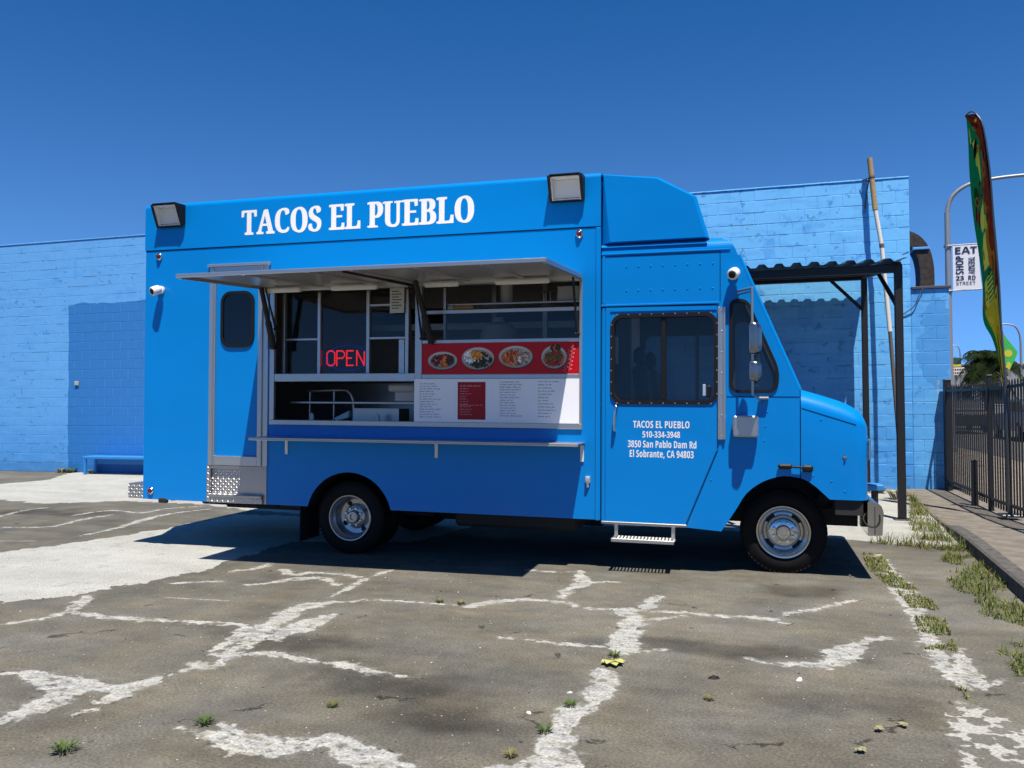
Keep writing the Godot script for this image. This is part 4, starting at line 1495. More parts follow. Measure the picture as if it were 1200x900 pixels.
	for k in 5:
		var a := Vector3(base[k].x, base[k].y, -0.05)
		var b := Vector3(base[(k + 1) % 5].x, base[(k + 1) % 5].y, -0.05)
		var c := Vector3(face[(k + 1) % 5].x, face[(k + 1) % 5].y, 0.004)
		var d := Vector3(face[k].x, face[k].y, 0.004)
		var mid := (a + b) * 0.5 - Vector3(2.9, 3.15, -0.2)
		q4(s, a, b, c, d, mid)
		q4(s, a, b, b + Vector3(0, 0, -2.1), a + Vector3(0, 0, -2.1), mid * Vector3(1, 1, 0))
	for q in [[0, 1, 2], [0, 2, 3], [0, 3, 4]]:
		t3(s, Vector3(face[q[0]].x, face[q[0]].y, 0.004), Vector3(face[q[1]].x, face[q[1]].y, 0.004), Vector3(face[q[2]].x, face[q[2]].y, 0.004), Vector3.BACK)
		t3(s, Vector3(base[q[0]].x, base[q[0]].y, -2.15), Vector3(base[q[1]].x, base[q[1]].y, -2.15), Vector3(base[q[2]].x, base[q[2]].y, -2.15), Vector3.FORWARD)
	var fairing := piece("roof_fairing", s, P, T)
	s = stnew()
	bar(s, 2.46, 3.38, 2.868, 2.893, -2.1, -0.035)
	piece("fairing_gap", s, M.black, fairing)
	s = stnew()
	bar(s, 2.46, 3.37, 2.852, 2.862, -0.03, 0.008, 0.003)
	piece("fairing_flange", s, P, fairing)
	# ---------- hood
	s = stnew()
	s.set_smooth_group(3)
	var rows := []
	for x in [4.1225, 4.16, 4.2, 4.25, 4.3, 4.345, 4.43, 4.5, 4.541]:
		rows.append(hood_row(x, 0.0))
	for k in range(1, 9):
		var a := PI / 2 * k / 8.0
		rows.append(hood_row(4.541 + 0.1 * sin(a), 0.1 * (1.0 - cos(a))))
	for i in rows.size() - 1:
		for k in rows[i].size() - 1:
			var mid: Vector3 = (rows[i][k] + rows[i][k + 1] + rows[i + 1][k] + rows[i + 1][k + 1]) * 0.25 - Vector3(4.2, 1.0, -1.1)
			q4(s, rows[i][k], rows[i][k + 1], rows[i + 1][k + 1], rows[i + 1][k], mid)
	s.set_smooth_group(-1)
	var lastrow: Array = rows[-1]
	for k in lastrow.size() - 1:
		t3(s, Vector3(4.641, 1.0, -1.1), lastrow[k], lastrow[k + 1], Vector3.RIGHT)
	t3(s, Vector3(4.641, 1.0, -1.1), lastrow[-1], lastrow[0], Vector3.RIGHT)
	var hood := piece("hood", s, P, T)
	s = stnew()
	slat(s, Vector3(4.13, 1.452, 0.0005), Vector3(4.545, 1.320, 0.0005), 0.006, 0.003, Vector3.BACK)
	piece("seam", s, M.seam, hood)
	s = stnew()
	lathe(s, [Vector2(0.017, 0.0), Vector2(0.015, 0.008), Vector2(0.006, 0.010), Vector2(0.0, 0.006)], Vector3(4.459, 1.063, 0.0), Vector3.BACK, 14)
	cyl(s, Vector3(4.459, 1.045, 0.002), Vector3(4.459, 1.03, 0.008), 0.008, -1.0, 8)
	piece("hood_lock", s, M.chrome, hood)
	s = stnew()
	box(s, Vector3(3.998, 0.972, 0.024), Vector3(0.115, 0.042, 0.042), 0.014)
	box(s, Vector3(4.173, 0.958, 0.022), Vector3(0.085, 0.058, 0.036), 0.014)
	cyl(s, Vector3(4.03, 0.972, 0.03), Vector3(4.16, 0.966, 0.03), 0.009, -1.0, 8)
	piece("hood_latch", s, M["black trim"], hood)
	# nose: headlamps, grille, side marker
	for z in [-0.36, -W + 0.36]:
		s = stnew()
		lathe(s, [Vector2(0.125, -0.005), Vector2(0.125, 0.02), Vector2(0.108, 0.03), Vector2(0.10, 0.018)], Vector3(4.641, 1.12, z), Vector3.RIGHT, 28)
		var hl := piece("headlamp", s, M.chrome, hood)
		s = stnew()
		lathe(s, [Vector2(0.10, 0.02), Vector2(0.07, 0.034), Vector2(0.0, 0.042)], Vector3(4.641, 1.12, z), Vector3.RIGHT, 28)
		piece("lamp_lens", s, M.bright, hood)
	s = stnew()
	for k in 8:
		bar(s, 4.640, 4.655, 0.82 + k * 0.055, 0.85 + k * 0.055, -W + 0.55, -0.55, 0.005)
	piece("grille", s, M.black, hood)
	s = stnew()
	box(s, Vector3(4.652, 1.12, -0.075), Vector3(0.018, 0.17, 0.06), 0.006)
	piece("corner_lamp", s, M.chrome, hood)
	# ---------- front bumper
	s = stnew()
	plate(s, round_poly([Vector2(4.632, 0.425), Vector2(4.742, 0.432), Vector2(4.752, 0.62), Vector2(4.735, 0.672), Vector2(4.655, 0.712), Vector2(4.632, 0.70)], 0.012, 3), -W + 0.02, -0.02)
	var bumper := piece("front_bumper", s, M.chrome, T)
	s = stnew()
	bar(s, 4.56, 4.655, 0.60, 0.69, -0.55, -0.45, 0.01)
	bar(s, 4.56, 4.655, 0.60, 0.69, -W + 0.45, -W + 0.55, 0.01)
	tube(s, smooth_path([Vector3(4.62, 0.60, -0.06), Vector3(4.60, 0.56, -0.03), Vector3(4.63, 0.51, -0.005), Vector3(4.69, 0.50, -0.005), Vector3(4.72, 0.54, -0.008), Vector3(4.72, 0.60, -0.012)], 4), 0.006, 8)
	bar(s, 4.683, 4.689, 0.435, 0.66, -0.0195, -0.0175)
	piece("bumper_bracket", s, M.chassis, bumper)
	# ---------- mirrors on their tubes, one on each side
	for side in [1.0, -1.0]:
		var mir := Node3D.new()
		mir.name = "mirror"
		T.add_child(mir, true)
		var zz := func(z: float) -> float: return z if side > 0.0 else -W - z
		s = stnew()
		tube(s, [Vector3(3.605, 2.432, zz.call(0.0)), Vector3(3.74, 2.428, zz.call(0.26))], 0.011, 8)
		tube(s, [Vector3(3.62, 2.405, zz.call(0.0)), Vector3(3.735, 2.400, zz.call(0.26))], 0.008, 8)
		tube(s, [Vector3(3.735, 2.43, zz.call(0.26)), Vector3(3.742, 1.56, zz.call(0.26))], 0.011, 8)
		tube(s, [Vector3(3.742, 1.565, zz.call(0.26)), Vector3(3.79, 1.53, zz.call(0.15)), Vector3(3.80, 1.50, zz.call(0.0))], 0.010, 8)
		box(s, Vector3(3.83, 1.535, zz.call(0.03)), Vector3(0.08, 0.02, 0.05), 0.004)
		piece("mirror_arm", s, M.stainless, mir)
		for e in [[2.02, 0.26, 0.125], [1.755, 0.165, 0.115]]:
			s = stnew()
			var y: float = e[0]
			var h: float = e[1]
			var w: float = e[2]
			var shell := round_rect(-w * 0.5, w * 0.5, -h * 0.5, h * 0.5, 0.032, 5)
			var bs := Basis(Vector3.UP, -0.30 * side) * Basis(Vector3.UP, PI / 2)
			# the shell's face looks back along the truck, its rounded back forward
			var xf := Transform3D(bs, Vector3(3.757, y, zz.call(0.27)))
			plate(s, shell, -0.021, -0.019, xf)
			var layers := [[-0.02, 1.0], [0.005, 1.0], [0.022, 0.96], [0.036, 0.86], [0.046, 0.68], [0.051, 0.42], [0.053, 0.0]]
			s.set_smooth_group(4)
			for li in layers.size() - 1:
				for q in shell.size():
					var p0 := shell[q]
					var p1 := shell[(q + 1) % shell.size()]
					var A := xf * Vector3(p0.x * layers[li][1], p0.y * layers[li][1], layers[li][0])
					var B := xf * Vector3(p1.x * layers[li][1], p1.y * layers[li][1], layers[li][0])
					var C := xf * Vector3(p1.x * layers[li + 1][1], p1.y * layers[li + 1][1], layers[li + 1][0])
					var D := xf * Vector3(p0.x * layers[li + 1][1], p0.y * layers[li + 1][1], layers[li + 1][0])
					var mid := (A + B) * 0.5 - xf.origin + xf.basis.z * 0.02
					if li == layers.size() - 2:
						t3(s, A, B, C, mid)
					else:
						q4(s, A, B, C, D, mid)
			s.set_smooth_group(-1)
			piece("mirror_head", s, M["mirror shell"], mir)
			s = stnew()
			plate(s, round_rect(-w * 0.46, w * 0.46, -h * 0.46, h * 0.46, 0.028, 4), -0.0245, -0.0205, xf)
			piece("mirror_glass", s, M.bright, mir)
	# stainless box behind the mirror
	s = stnew()
	bar(s, 3.585, 3.787, 1.212, 1.388, 0.012, 0.10, 0.012)
	var pa := piece("side_box", s, alu, T)
	s = stnew()
	bar(s, 3.575, 3.60, 1.265, 1.335, 0.0, 0.05, 0.006)
	bar(s, 3.62, 3.75, 1.24, 1.36, -0.002, 0.013)
	piece("box_mount", s, M.stainless, pa)
	# ---------- step and sill
	s = stnew()
	bar(s, 2.466, 3.20, 0.428, 0.453, -0.02, 0.022, 0.004)
	piece("door_sill", s, M["diamond plate"], T)
	s = stnew()
	for x in [2.592, 3.085]:
		bar(s, x - 0.016, x + 0.016, 0.315, 0.43, -0.03, 0.0, 0.004)
		slat(s, Vector3(x, 0.325, -0.015), Vector3(x, 0.318, 0.13), 0.028, 0.02)
	bar(s, 2.572, 3.105, 0.298, 0.330, 0.135, 0.150, 0.004)
	bar(s, 2.572, 3.105, 0.298, 0.330, -0.03, -0.015, 0.004)
	var stp := piece("cab_step", s, alu, T)
	for k in 18:
		s = stnew()
		slat(s, Vector3(2.59 + k * 0.0295, 0.324, -0.016), Vector3(2.60 + k * 0.0295, 0.324, 0.136), 0.013, 0.010)
		piece("tread_bar", s, M["white enamel"], stp)
	# ---------- seats, wheel, dash behind the glass
	var cab_in := Node3D.new()
	cab_in.name = "cab_interior"
	T.add_child(cab_in)
	for z in [-0.75, -1.6]:
		s = stnew()
		box(s, Vector3(2.95, 1.22, z), Vector3(0.48, 0.14, 0.46), 0.05)
		box(s, Vector3(2.74, 1.55, z), Vector3(0.13, 0.60, 0.44), 0.05, Basis(Vector3.BACK, 0.12))
		box(s, Vector3(2.70, 1.93, z), Vector3(0.10, 0.18, 0.24), 0.04)
		box(s, Vector3(2.95, 0.95, z), Vector3(0.3, 0.42, 0.3), 0.02)
		piece("seat", s, M["black trim"], cab_in)
	s = stnew()
	plate(s, round_poly([Vector2(3.70, 1.0), Vector2(4.06, 1.0), Vector2(4.06, 1.56), Vector2(3.86, 1.60), Vector2(3.74, 1.52)], 0.05, 4), -W + 0.06, -0.06)
	piece("dashboard", s, M["black trim"], cab_in)
	s = stnew()
	var ring := []
	for k in 25:
		ring.append(Vector3(3.55, 1.60, -1.6) + Basis(Vector3.BACK, 0.5) * Vector3(0.0, cos(TAU * k / 24.0) * 0.22, sin(TAU * k / 24.0) * 0.22))
	tube(s, ring, 0.014, 8)
	cyl(s, Vector3(3.55, 1.60, -1.6), Vector3(3.85, 1.45, -1.6), 0.03, -1.0, 10)
	piece("steering_wheel", s, M["black trim"], cab_in)
	s = stnew()
	bar(s, 2.50, 2.515, 0.8, 2.8, -W + 0.06, -1.5)
	bar(s, 2.52, 2.54, 1.85, 2.10, -0.45, -0.33, 0.004)
	piece("bulkhead", s, M["white plastic"], cab_in)
	# ---------- wheels and what is underneath
	wheel("wheel", Vector3(-0.03, 0.353, -0.10), 1.0, true, T)
	wheel("wheel", Vector3(3.99, 0.398, -0.20), 1.0, false, T)
	wheel("wheel", Vector3(-0.03, 0.353, -W + 0.10), -1.0, true, T)
	wheel("wheel", Vector3(3.99, 0.398, -W + 0.20), -1.0, false, T)
	s = stnew()
	for z in [-0.62, -W + 0.62]:
		bar(s, -2.3, 4.62, 0.42, 0.57, z - 0.04, z + 0.04)
	for x in [-1.9, -0.9, 0.7, 1.8, 2.9]:
		bar(s, x - 0.05, x + 0.05, 0.45, 0.54, -W + 0.6, -0.6)
	cyl(s, Vector3(0, 0.357, -0.2), Vector3(0, 0.357, -W + 0.2), 0.06, -1.0, 14)
	lathe(s, [Vector2(0.0, -0.16), Vector2(0.12, -0.10), Vector2(0.16, 0.0), Vector2(0.12, 0.10), Vector2(0.0, 0.16)], Vector3(0, 0.357, -1.1), Vector3.BACK, 18)
	cyl(s, Vector3(0.1, 0.37, -1.1), Vector3(3.3, 0.50, -1.1), 0.04, -1.0, 12)
	bar(s, 3.93, 4.04, 0.34, 0.44, -W + 0.25, -0.25)
	bar(s, 3.40, 4.50, 0.55, 1.0, -1.6, -0.6)
	bar(s, 2.46, 3.42, 0.455, 0.72, -W + 0.02, -0.03)
	bar(s, 3.36, 3.47, 0.44, 0.98, -W + 0.02, -0.03)
	bar(s, 4.39, 4.60, 0.585, 0.705, -W + 0.03, -0.03)
	bar(s, 4.28, 4.40, 0.64, 0.70, -W + 0.03, -0.40)
	bar(s, 1.0, 2.2, 0.30, 0.46, -0.95, -0.25, 0.03)
	bar(s, -2.2, -1.2, 0.33, 0.46, -1.5, -0.7, 0.03)
	cyl(s, Vector3(1.9, 0.30, -1.5), Vector3(-2.25, 0.33, -1.5), 0.04, -1.0, 10)
	for k in 4:
		slat(s, Vector3(-0.65, 0.34 + k * 0.018, -0.62), Vector3(0.65, 0.34 + k * 0.018, -0.62), 0.07, 0.014)
		slat(s, Vector3(-0.65, 0.34 + k * 0.018, -W + 0.62), Vector3(0.65, 0.34 + k * 0.018, -W + 0.62), 0.07, 0.014)
	bar(s, 0.55, 2.3, 0.24, 0.46, -1.7, -1.05, 0.02)
	bar(s, -1.9, -0.75, 0.30, 0.46, -1.3, -0.75, 0.02)
	piece("chassis", s, M.chassis, T)
	for z in [-0.25, -W + 0.25]:
		s = stnew()
		bar(s, -0.56, -0.55, 0.10, 0.60, z - 0.19, z + 0.19, 0.003)
		piece("mud_flap", s, M.black, T)
	s = stnew()
	bar(s, -2.02, -1.985, 0.455, 0.46, -0.03, 0.0)
	box(s, Vector3(-2.12, 0.452, -0.012), Vector3(0.10, 0.05, 0.05), 0.01)
	piece("underside_hook", s, M.black, T)


# ------------------------------------------------------------------ things round the truck
func build_canopy() -> void:
	var steel := mat("black steel", lin(0.010, 0.010, 0.011), 0.5, 0.0, 0.5)
	var sheet_m := mat("black roofing", lin(0.014, 0.015, 0.017), 0.45, 0.0, 0.5)
	var c := thing("metal_canopy", "black steel canopy with a corrugated roof between the truck and the wall", "canopy")
	var x0 := -2.6
	var x1 := 5.49
	var zf := -3.86
	var zb := -7.12
	var yf := 3.06
	var yb := 3.40
	for p in [[x1, zf, yf + 0.06], [x1, zb, yb + 0.1], [1.5, zb, yb + 0.1], [1.5, zf, yf + 0.06], [x0, zf, yf + 0.06], [x0, zb, yb + 0.1]]:
		var s := stnew()
		bar(s, p[0] - 0.045, p[0] + 0.045, 0.0, p[2], p[1] - 0.045, p[1] + 0.045, 0.006)
		if p[1] == zf:
			bar(s, p[0] - 0.10, p[0] + 0.10, 0.0, 0.012, p[1] - 0.10, p[1] + 0.10, 0.003)
		piece("post", s, steel, c)
	var beams := [
		[Vector3(x0 - 0.05, yf + 0.02, zf), Vector3(x1 + 0.045, yf + 0.02, zf), 0.08, 0.10],
		[Vector3(x0 - 0.05, yb + 0.055, zb), Vector3(x1 + 0.045, yb + 0.055, zb), 0.08, 0.12],
		[Vector3(x1, yf + 0.055, zf + 0.03), Vector3(x1, yb + 0.055, zb), 0.07, 0.08],
		[Vector3(x0, yf + 0.055, zf + 0.03), Vector3(x0, yb + 0.055, zb), 0.07, 0.08],
	]
	for k in 3:
		var t := (k + 1) / 4.0
		beams.append([Vector3(x0, lerpf(yf, yb, t) + 0.06, lerpf(zf, zb, t)), Vector3(x1 - 0.04, lerpf(yf, yb, t) + 0.06, lerpf(zf, zb, t)), 0.05, 0.05])
	for b in beams:
		var s := stnew()
		slat(s, b[0], b[1], b[2], b[3], Vector3.UP, 0.006)
		piece("beam", s, steel, c)
	for b in [[Vector3(x1, 2.60, zf - 0.03), Vector3(x1, 3.30, zf - 1.75)], [Vector3(x1 - 0.03, 2.92, zb), Vector3(4.98, 3.42, zb)]]:
		var s := stnew()
		slat(s, b[0], b[1], 0.05, 0.05, Vector3(1, 0.3, 0), 0.005)
		piece("brace", s, steel, c)
	# corrugated sheets, laid side by side with a lap
	var across := 0.21
	var sheets := 9
	for k in sheets:
		var s := stnew()
		var a := x0 - 0.06 + k * (x1 + 0.12 - x0) / sheets
		var b := a + (x1 + 0.12 - x0) / sheets + 0.03
		var pts := []
		var n := 44
		for i in n + 1:
			var x := lerpf(a, b, float(i) / n)
			var u := fposmod(x, across) / across
			var h := clampf((0.5 - absf(u - 0.5)) * 9.0 - 1.7, 0.0, 1.0) * 0.045
			pts.append(Vector2(x, h))
		var lift := 0.004 * (k % 2)
		for i in n:
			for face in [0.0, -0.003]:
				var z0 := zf + 0.14
				var z1 := -7.36
				var ya: float = yf + 0.10 + lift + face - 0.105 * 0.14
				var yc: float = yb + 0.10 + lift + face + 0.105 * 0.24
				q4(s, Vector3(pts[i].x, ya + pts[i].y, z0), Vector3(pts[i + 1].x, ya + pts[i + 1].y, z0), Vector3(pts[i + 1].x, yc + pts[i + 1].y, z1), Vector3(pts[i].x, yc + pts[i].y, z1), Vector3.UP if face == 0.0 else Vector3.DOWN)
		piece("roof_sheet", s, sheet_m, c)
	var s := stnew()
	slat(s, Vector3(x1 + 0.03, yf + 0.165, zf + 0.15), Vector3(x1 + 0.10, yf + 0.19, zf + 0.15), 0.08, 0.004)
	piece("loose_flap", s, sheet_m, c)


func build_leaning_pole() -> void:
	var tan_m := mat("weathered wood", lin(0.42, 0.30, 0.17), 0.8)
	tan_m.albedo_texture = noise_tex(0.03, Color(0.8, 0.76, 0.72), Color(1, 1, 1), 256, 4, 81)
	triplanar(tan_m, 0.3)
	var white := mat("pale pipe", lin(0.62, 0.60, 0.56), 0.6)
	var dark := mat("dark pipe", lin(0.10, 0.085, 0.08), 0.7)
	var p := thing("leaning_pole", "tall thin pole with a tan top leaning against the blue wall beside the canopy", "pole", Vector3(6.0, 0.0, -6.9))
	var o := Vector3(6.0, 0.0, -6.9)
	var q := [Vector3(5.98, 0.0, -6.90), Vector3(5.865, 2.55, -7.13), Vector3(5.78, 3.95, -7.24), Vector3(5.70, 4.55, -7.30), Vector3(5.635, 5.42, -7.36)]
	var s := stnew()
	tube(s, [q[0] - o, q[0].lerp(q[1], 0.5) - o, q[1] - o], 0.030, 10)
	piece("lower_pipe", s, dark, p)
	s = stnew()
	tube(s, [q[1] - o, q[2] - o, q[3] - o], 0.034, 10)
	piece("middle_pipe", s, white, p)
	s = stnew()
	tube(s, [q[3] - o, q[3].lerp(q[4], 0.5) - o, q[4] - o], 0.042, 10)
	piece("upper_pole", s, tan_m, p)
	s = stnew()
	lathe(s, [Vector2(0.045, -0.02), Vector2(0.049, 0.0), Vector2(0.045, 0.02)], Vector3(5.66, 5.10, -7.335) - o, Vector3(-0.06, 1, -0.06), 12)
	cyl(s, Vector3(5.66, 5.10, -7.335) - o, Vector3(5.52, 5.09, -7.45) - o, 0.008, -1.0, 6)
	piece("strap", s, dark, p)
	s = stnew()
	lathe(s, [Vector2(0.034, -0.035), Vector2(0.038, -0.03), Vector2(0.038, 0.03), Vector2(0.034, 0.035)], q[2] - o, Vector3(-0.06, 1, -0.05), 12)
	piece("coupling", s, dark, p)
	# the chain hanging from the strap to the wall
	s = stnew()
	tube(s, smooth_path([Vector3(5.62, 5.09, -7.36), Vector3(5.585, 4.8, -7.46), Vector3(5.57, 4.62, -7.487)], 4), 0.012, 6)
	var ch := piece("chain", s, dark, self)
	tag(ch, "short dark chain hanging down the wall from the leaning pole", "chain")


func build_benches() -> void:
	var bl := mat("bench blue", lin(0.02, 0.20, 0.55), 0.55)
	var lg := mat("bench leg", lin(0.012, 0.012, 0.014), 0.6)
	var b := thing("low_bench", "low blue bench standing against the wall left of the truck", "bench", Vector3(-9.1, 0, -7.25))
	var s := stnew()
	bar(s, -0.82, 0.9, 0.33, 0.385, -0.20, 0.16, 0.008)
	piece("seat", s, bl, b)
	s = stnew()
	bar(s, -0.80, 0.88, 0.20, 0.329, -0.19, -0.16)
	piece("back_rail", s, bl, b)
	for x in [-0.77, 0.84]:
		for z in [-0.17, 0.13]:
			s = stnew()
			bar(s, x - 0.03, x + 0.03, 0.0, 0.329, z - 0.025, z + 0.025, 0.004)
			piece("leg", s, bl, b)
	var t := thing("blue_stand", "small blue topped stand on black legs in front of the truck bumper", "stand", Vector3(5.15, 0, -4.55))
	s = stnew()
	bar(s, -0.42, 0.215, 0.29, 0.365, -0.15, 0.15, 0.01)
	piece("top", s, bl, t)
	for x in [-0.37, 0.12]:
		for z in [-0.1, 0.1]:
			s = stnew()
			bar(s, x - 0.028, x + 0.028, 0.0, 0.289, z - 0.028, z + 0.028, 0.004)
			piece("leg", s, lg, t)


func build_fence() -> void:
	var iron: Material = M["black steel"]
	var f := thing("picket_fence", "black iron picket fence running along the pavement away from the blue wall", "fence", Vector3(6.7, 0, 0))
	var hh := func(z: float) -> float: return 0.02 + 0.085 * smoothstep(-4.5, -1.6, z)
	var picket := stnew()
	box(picket, Vector3(0, 0.86, 0), Vector3(0.018, 1.58, 0.018), 0.003)
	cyl(picket, Vector3(0, 1.645, 0), Vector3(0, 1.675, 0), 0.0115, 0.002, 4, false)
	var pm := done(picket)
	var post := stnew()
	box(post, Vector3(0, 0.86, 0), Vector3(0.06, 1.76, 0.06), 0.006)
	box(post, Vector3(0, 1.75, 0), Vector3(0.074, 0.025, 0.074), 0.008)
	var pom := done(post)
	var z := -7.3
	var k := 0
	while z < 3.2:
		var o := put("post" if k % 22 == 0 else "picket", pom if k % 22 == 0 else pm, iron, f)
		o.position = Vector3(0, hh.call(z), z)
		z += 0.112
		k += 1
	for y in [0.16, 1.58]:
		var s := stnew()
		var zs := [-7.3, -4.5, -3.6, -2.6, -1.6, 3.2]
		for i in zs.size() - 1:
			slat(s, Vector3(0.0, y + hh.call(zs[i]), zs[i]), Vector3(0.0, y + hh.call(zs[i + 1]), zs[i + 1]), 0.034, 0.034, Vector3.UP)
		piece("rail", s, iron, f)
	# bottom board
	var b := thing("bollard_post", "short black post standing in the pavement just before the fence", "post", Vector3(6.63, 0.02, -5.36))
	var s := stnew()
	box(s, Vector3(0, 0.30, 0), Vector3(0.075, 0.62, 0.075), 0.006)
	piece("shaft", s, iron, b)
	s = stnew()
	box(s, Vector3(0, 0.618, 0), Vector3(0.085, 0.015, 0.085), 0.005)
	piece("cap", s, iron, b)
	var w := thing("fence_end_post", "thick black post where the picket fence meets the blue wall", "post", Vector3(6.72, 0.02, -7.38))
	s = stnew()
	box(s, Vector3(0, 0.86, 0), Vector3(0.1, 1.76, 0.1), 0.008)
	piece("shaft", s, iron, w)
	s = stnew()
	box(s, Vector3(0, 1.75, 0), Vector3(0.112, 0.02, 0.112), 0.006)
	piece("cap", s, iron, w)


func build_feather_flag() -> void:
	var im := Image.create(160, 640, false, Image.FORMAT_RGB8)
	var n := noise(0.03, 3, 90)
	for y in 640:
		for x in 160:
			var edge := 92.0 + 10.0 * n.get_noise_2d(3.0, y) + y * 0.02
			var c := Color(0.05, 0.55, 0.28)
			if x > edge:
				c = Color(0.62, 0.13, 0.06).lerp(Color(0.55, 0.30, 0.08), clampf(n.get_noise_2d(x * 2, y) + 0.4, 0, 1))
			if y > 470 and x > 30:
				c = Color(0.85, 0.76, 0.18)
			if x > 146:
				c = Color(0.045, 0.02, 0.015)
			im.set_pixel(x, y, c)
	# large yellow strokes on the green, painted the way the cloth shows them
	var yel := Color(0.97, 0.90, 0.32)
	for e in [[52, 70, 20, 90, 3], [72, 170, 14, 90, 0], [66, 285, 32, 64, 1], [64, 362, 36, 70, 1], [66, 445, 30, 60, 2]]:
		for y in range(e[1] - e[3] / 2, e[1] + e[3] / 2):
			for x in range(e[0] - e[2], e[0] + e[2]):
				var u: float = float(x - e[0]) / e[2]
				var v: float = float(y - e[1]) / (e[3] * 0.5)
				var inside := false
				match e[4]:
					0: inside = absf(u) < 0.6 * (1.0 - maxf(v, 0.0) * 0.8)
					1: inside = u > -0.9 + 1.1 * (1.0 - sqrt(maxf(0.0, 1.0 - v * v)))
					2: inside = absf(u) < 0.85 and not (u > -0.2 and absf(fposmod(v * 3.0, 1.0) - 0.5) < 0.22)
					3: inside = u < 0.5 - 0.7 * absf(fposmod(v * 2.2, 1.0) - 0.5) and u > -0.7
				if inside:
					im.set_pixel(x, y, yel)
	for e in [[112, 210, 10, 34], [104, 330, 16, 60], [112, 420, 14, 40], [100, 520, 20, 50], [104, 600, 12, 36]]:
		for y in range(e[1] - e[3], e[1] + e[3]):
			for x in range(e[0] - e[2], e[0] + e[2]):
				var u: float = float(x - e[0]) / e[2]
				var v: float = float(y - e[1]) / e[3]
				if absf(u + 0.5 * sin(v * 3.0)) < 0.5 and absf(v) < 0.95 and y < 640:
					im.set_pixel(x, y, Color(0.70, 0.50, 0.12) if e[1] < 500 else Color(0.16, 0.14, 0.04))
	# smaller busy figures down both bands
	var r := RandomNumberGenerator.new()
	r.seed = 8
	for k in 46:
		var cx := r.randi_range(14, 132)
		var cy := r.randi_range(20, 625)
		var c: Color = [Color(0.90, 0.80, 0.24), Color(0.80, 0.42, 0.12), Color(0.10, 0.30, 0.12), Color(0.50, 0.08, 0.05), Color(0.12, 0.08, 0.04)][r.randi() % 5]
		var ax := r.randf_range(3.0, 12.0)
		var ay := r.randf_range(6.0, 24.0)
		var sl := r.randf_range(-0.6, 0.6)
		for y in range(int(cy - ay), int(cy + ay)):
			for x in range(int(cx - ax * 2), int(cx + ax * 2)):
				if x < 0 or y < 0 or x > 136 or y > 639:
					continue
				var u := (x - cx - sl * (y - cy)) / ax
				var v := (y - cy) / ay
				var q := u * u + v * v
				if q < 1.0 and (q > 0.35 or k % 3):
					im.set_pixel(x, y, c)
	var cloth := mat("feather cloth", Color.WHITE, 0.75, 0.0, 0.2)
	cloth.albedo_texture = ImageTexture.create_from_image(im)
	cloth.backlight_enabled = true
	cloth.backlight = Color(0.45, 0.45, 0.45)
	cloth.uv1_scale = Vector3(1, 1, 1)
	var pole_m := mat("flag pole", lin(0.10, 0.11, 0.11), 0.35, 0.6)
	var at := Vector3(6.68, 0.08, -3.97)
	var f := thing("feather_flag", "tall green, red and yellow feather banner on a bent pole by the fence", "flag", at)
	var mast := [Vector3(6.69, 0.06, -3.97), Vector3(6.685, 0.9, -3.98), Vector3(6.673, 1.65, -4.0), Vector3(6.662, 1.954, -4.0), Vector3(6.640, 2.367, -4.0), Vector3(6.629, 2.832, -4.0), Vector3(6.605, 3.299, -4.0), Vector3(6.58, 3.716, -4.0), Vector3(6.553, 4.238, -4.0), Vector3(6.50, 4.765, -4.02), Vector3(6.447, 4.955, -4.08), Vector3(6.40, 5.03, -4.16), Vector3(6.362, 5.02, -4.24)]
	var loc := []
	for p in mast:
		loc.append(p - at)
	var s := stnew()
	tube(s, [loc[0], loc[1], loc[2]], 0.030, 12)
	piece("pole_socket", s, pole_m, f)
	s = stnew()
	tube(s, smooth_path(loc.slice(2), 3), 0.014, 8, 0.008)
	piece("pole", s, pole_m, f)
	var left := [Vector3(6.362, 5.015, -4.25), Vector3(6.405, 4.70, -4.36), Vector3(6.425, 4.342, -4.42), Vector3(6.462, 3.799, -4.44), Vector3(6.500, 3.366, -4.40), Vector3(6.535, 2.882, -4.36), Vector3(6.535, 2.454, -4.36), Vector3(6.62, 2.185, -4.28), Vector3(6.672, 1.70, -4.06)]
	var ml := smooth_path(left, 5)
	var mr := smooth_path([mast[12], mast[10], mast[9], mast[8], mast[7], mast[6], mast[5], mast[4], mast[2]], 5)
	s = SurfaceTool.new()
	s.begin(Mesh.PRIMITIVE_TRIANGLES)
	s.set_smooth_group(1)
	var nn := 10
	var grid := []
	for i in ml.size():
		var row := []
		for k in nn + 1:
			var t := float(k) / nn
			var p: Vector3 = ml[i].lerp(mr[i], t)
			p += Vector3(0.6, 0, 0.4) * 0.035 * sin(t * 7.0 + i * 0.35) * sin(t * PI)
			row.append([p - at, Vector2(t, float(i) / (ml.size() - 1))])
		grid.append(row)
	for i in ml.size() - 1:
		for k in nn:
			for q in [[[0, 0], [0, 1], [1, 1]], [[0, 0], [1, 1], [1, 0]]]:
				var v := []
				var u := []
				for c in q:
					v.append(grid[i + c[0]][k + c[1]][0])
					u.append(grid[i + c[0]][k + c[1]][1])
				tuv(s, v, u, Vector3(-0.6, 0, 0.8))
	piece("cloth", s, cloth, f)
	s = stnew()
	box(s, Vector3(6.69, 0.075, -3.97) - at, Vector3(0.22, 0.03, 0.22), 0.006)
	piece("base_plate", s, pole_m, f)


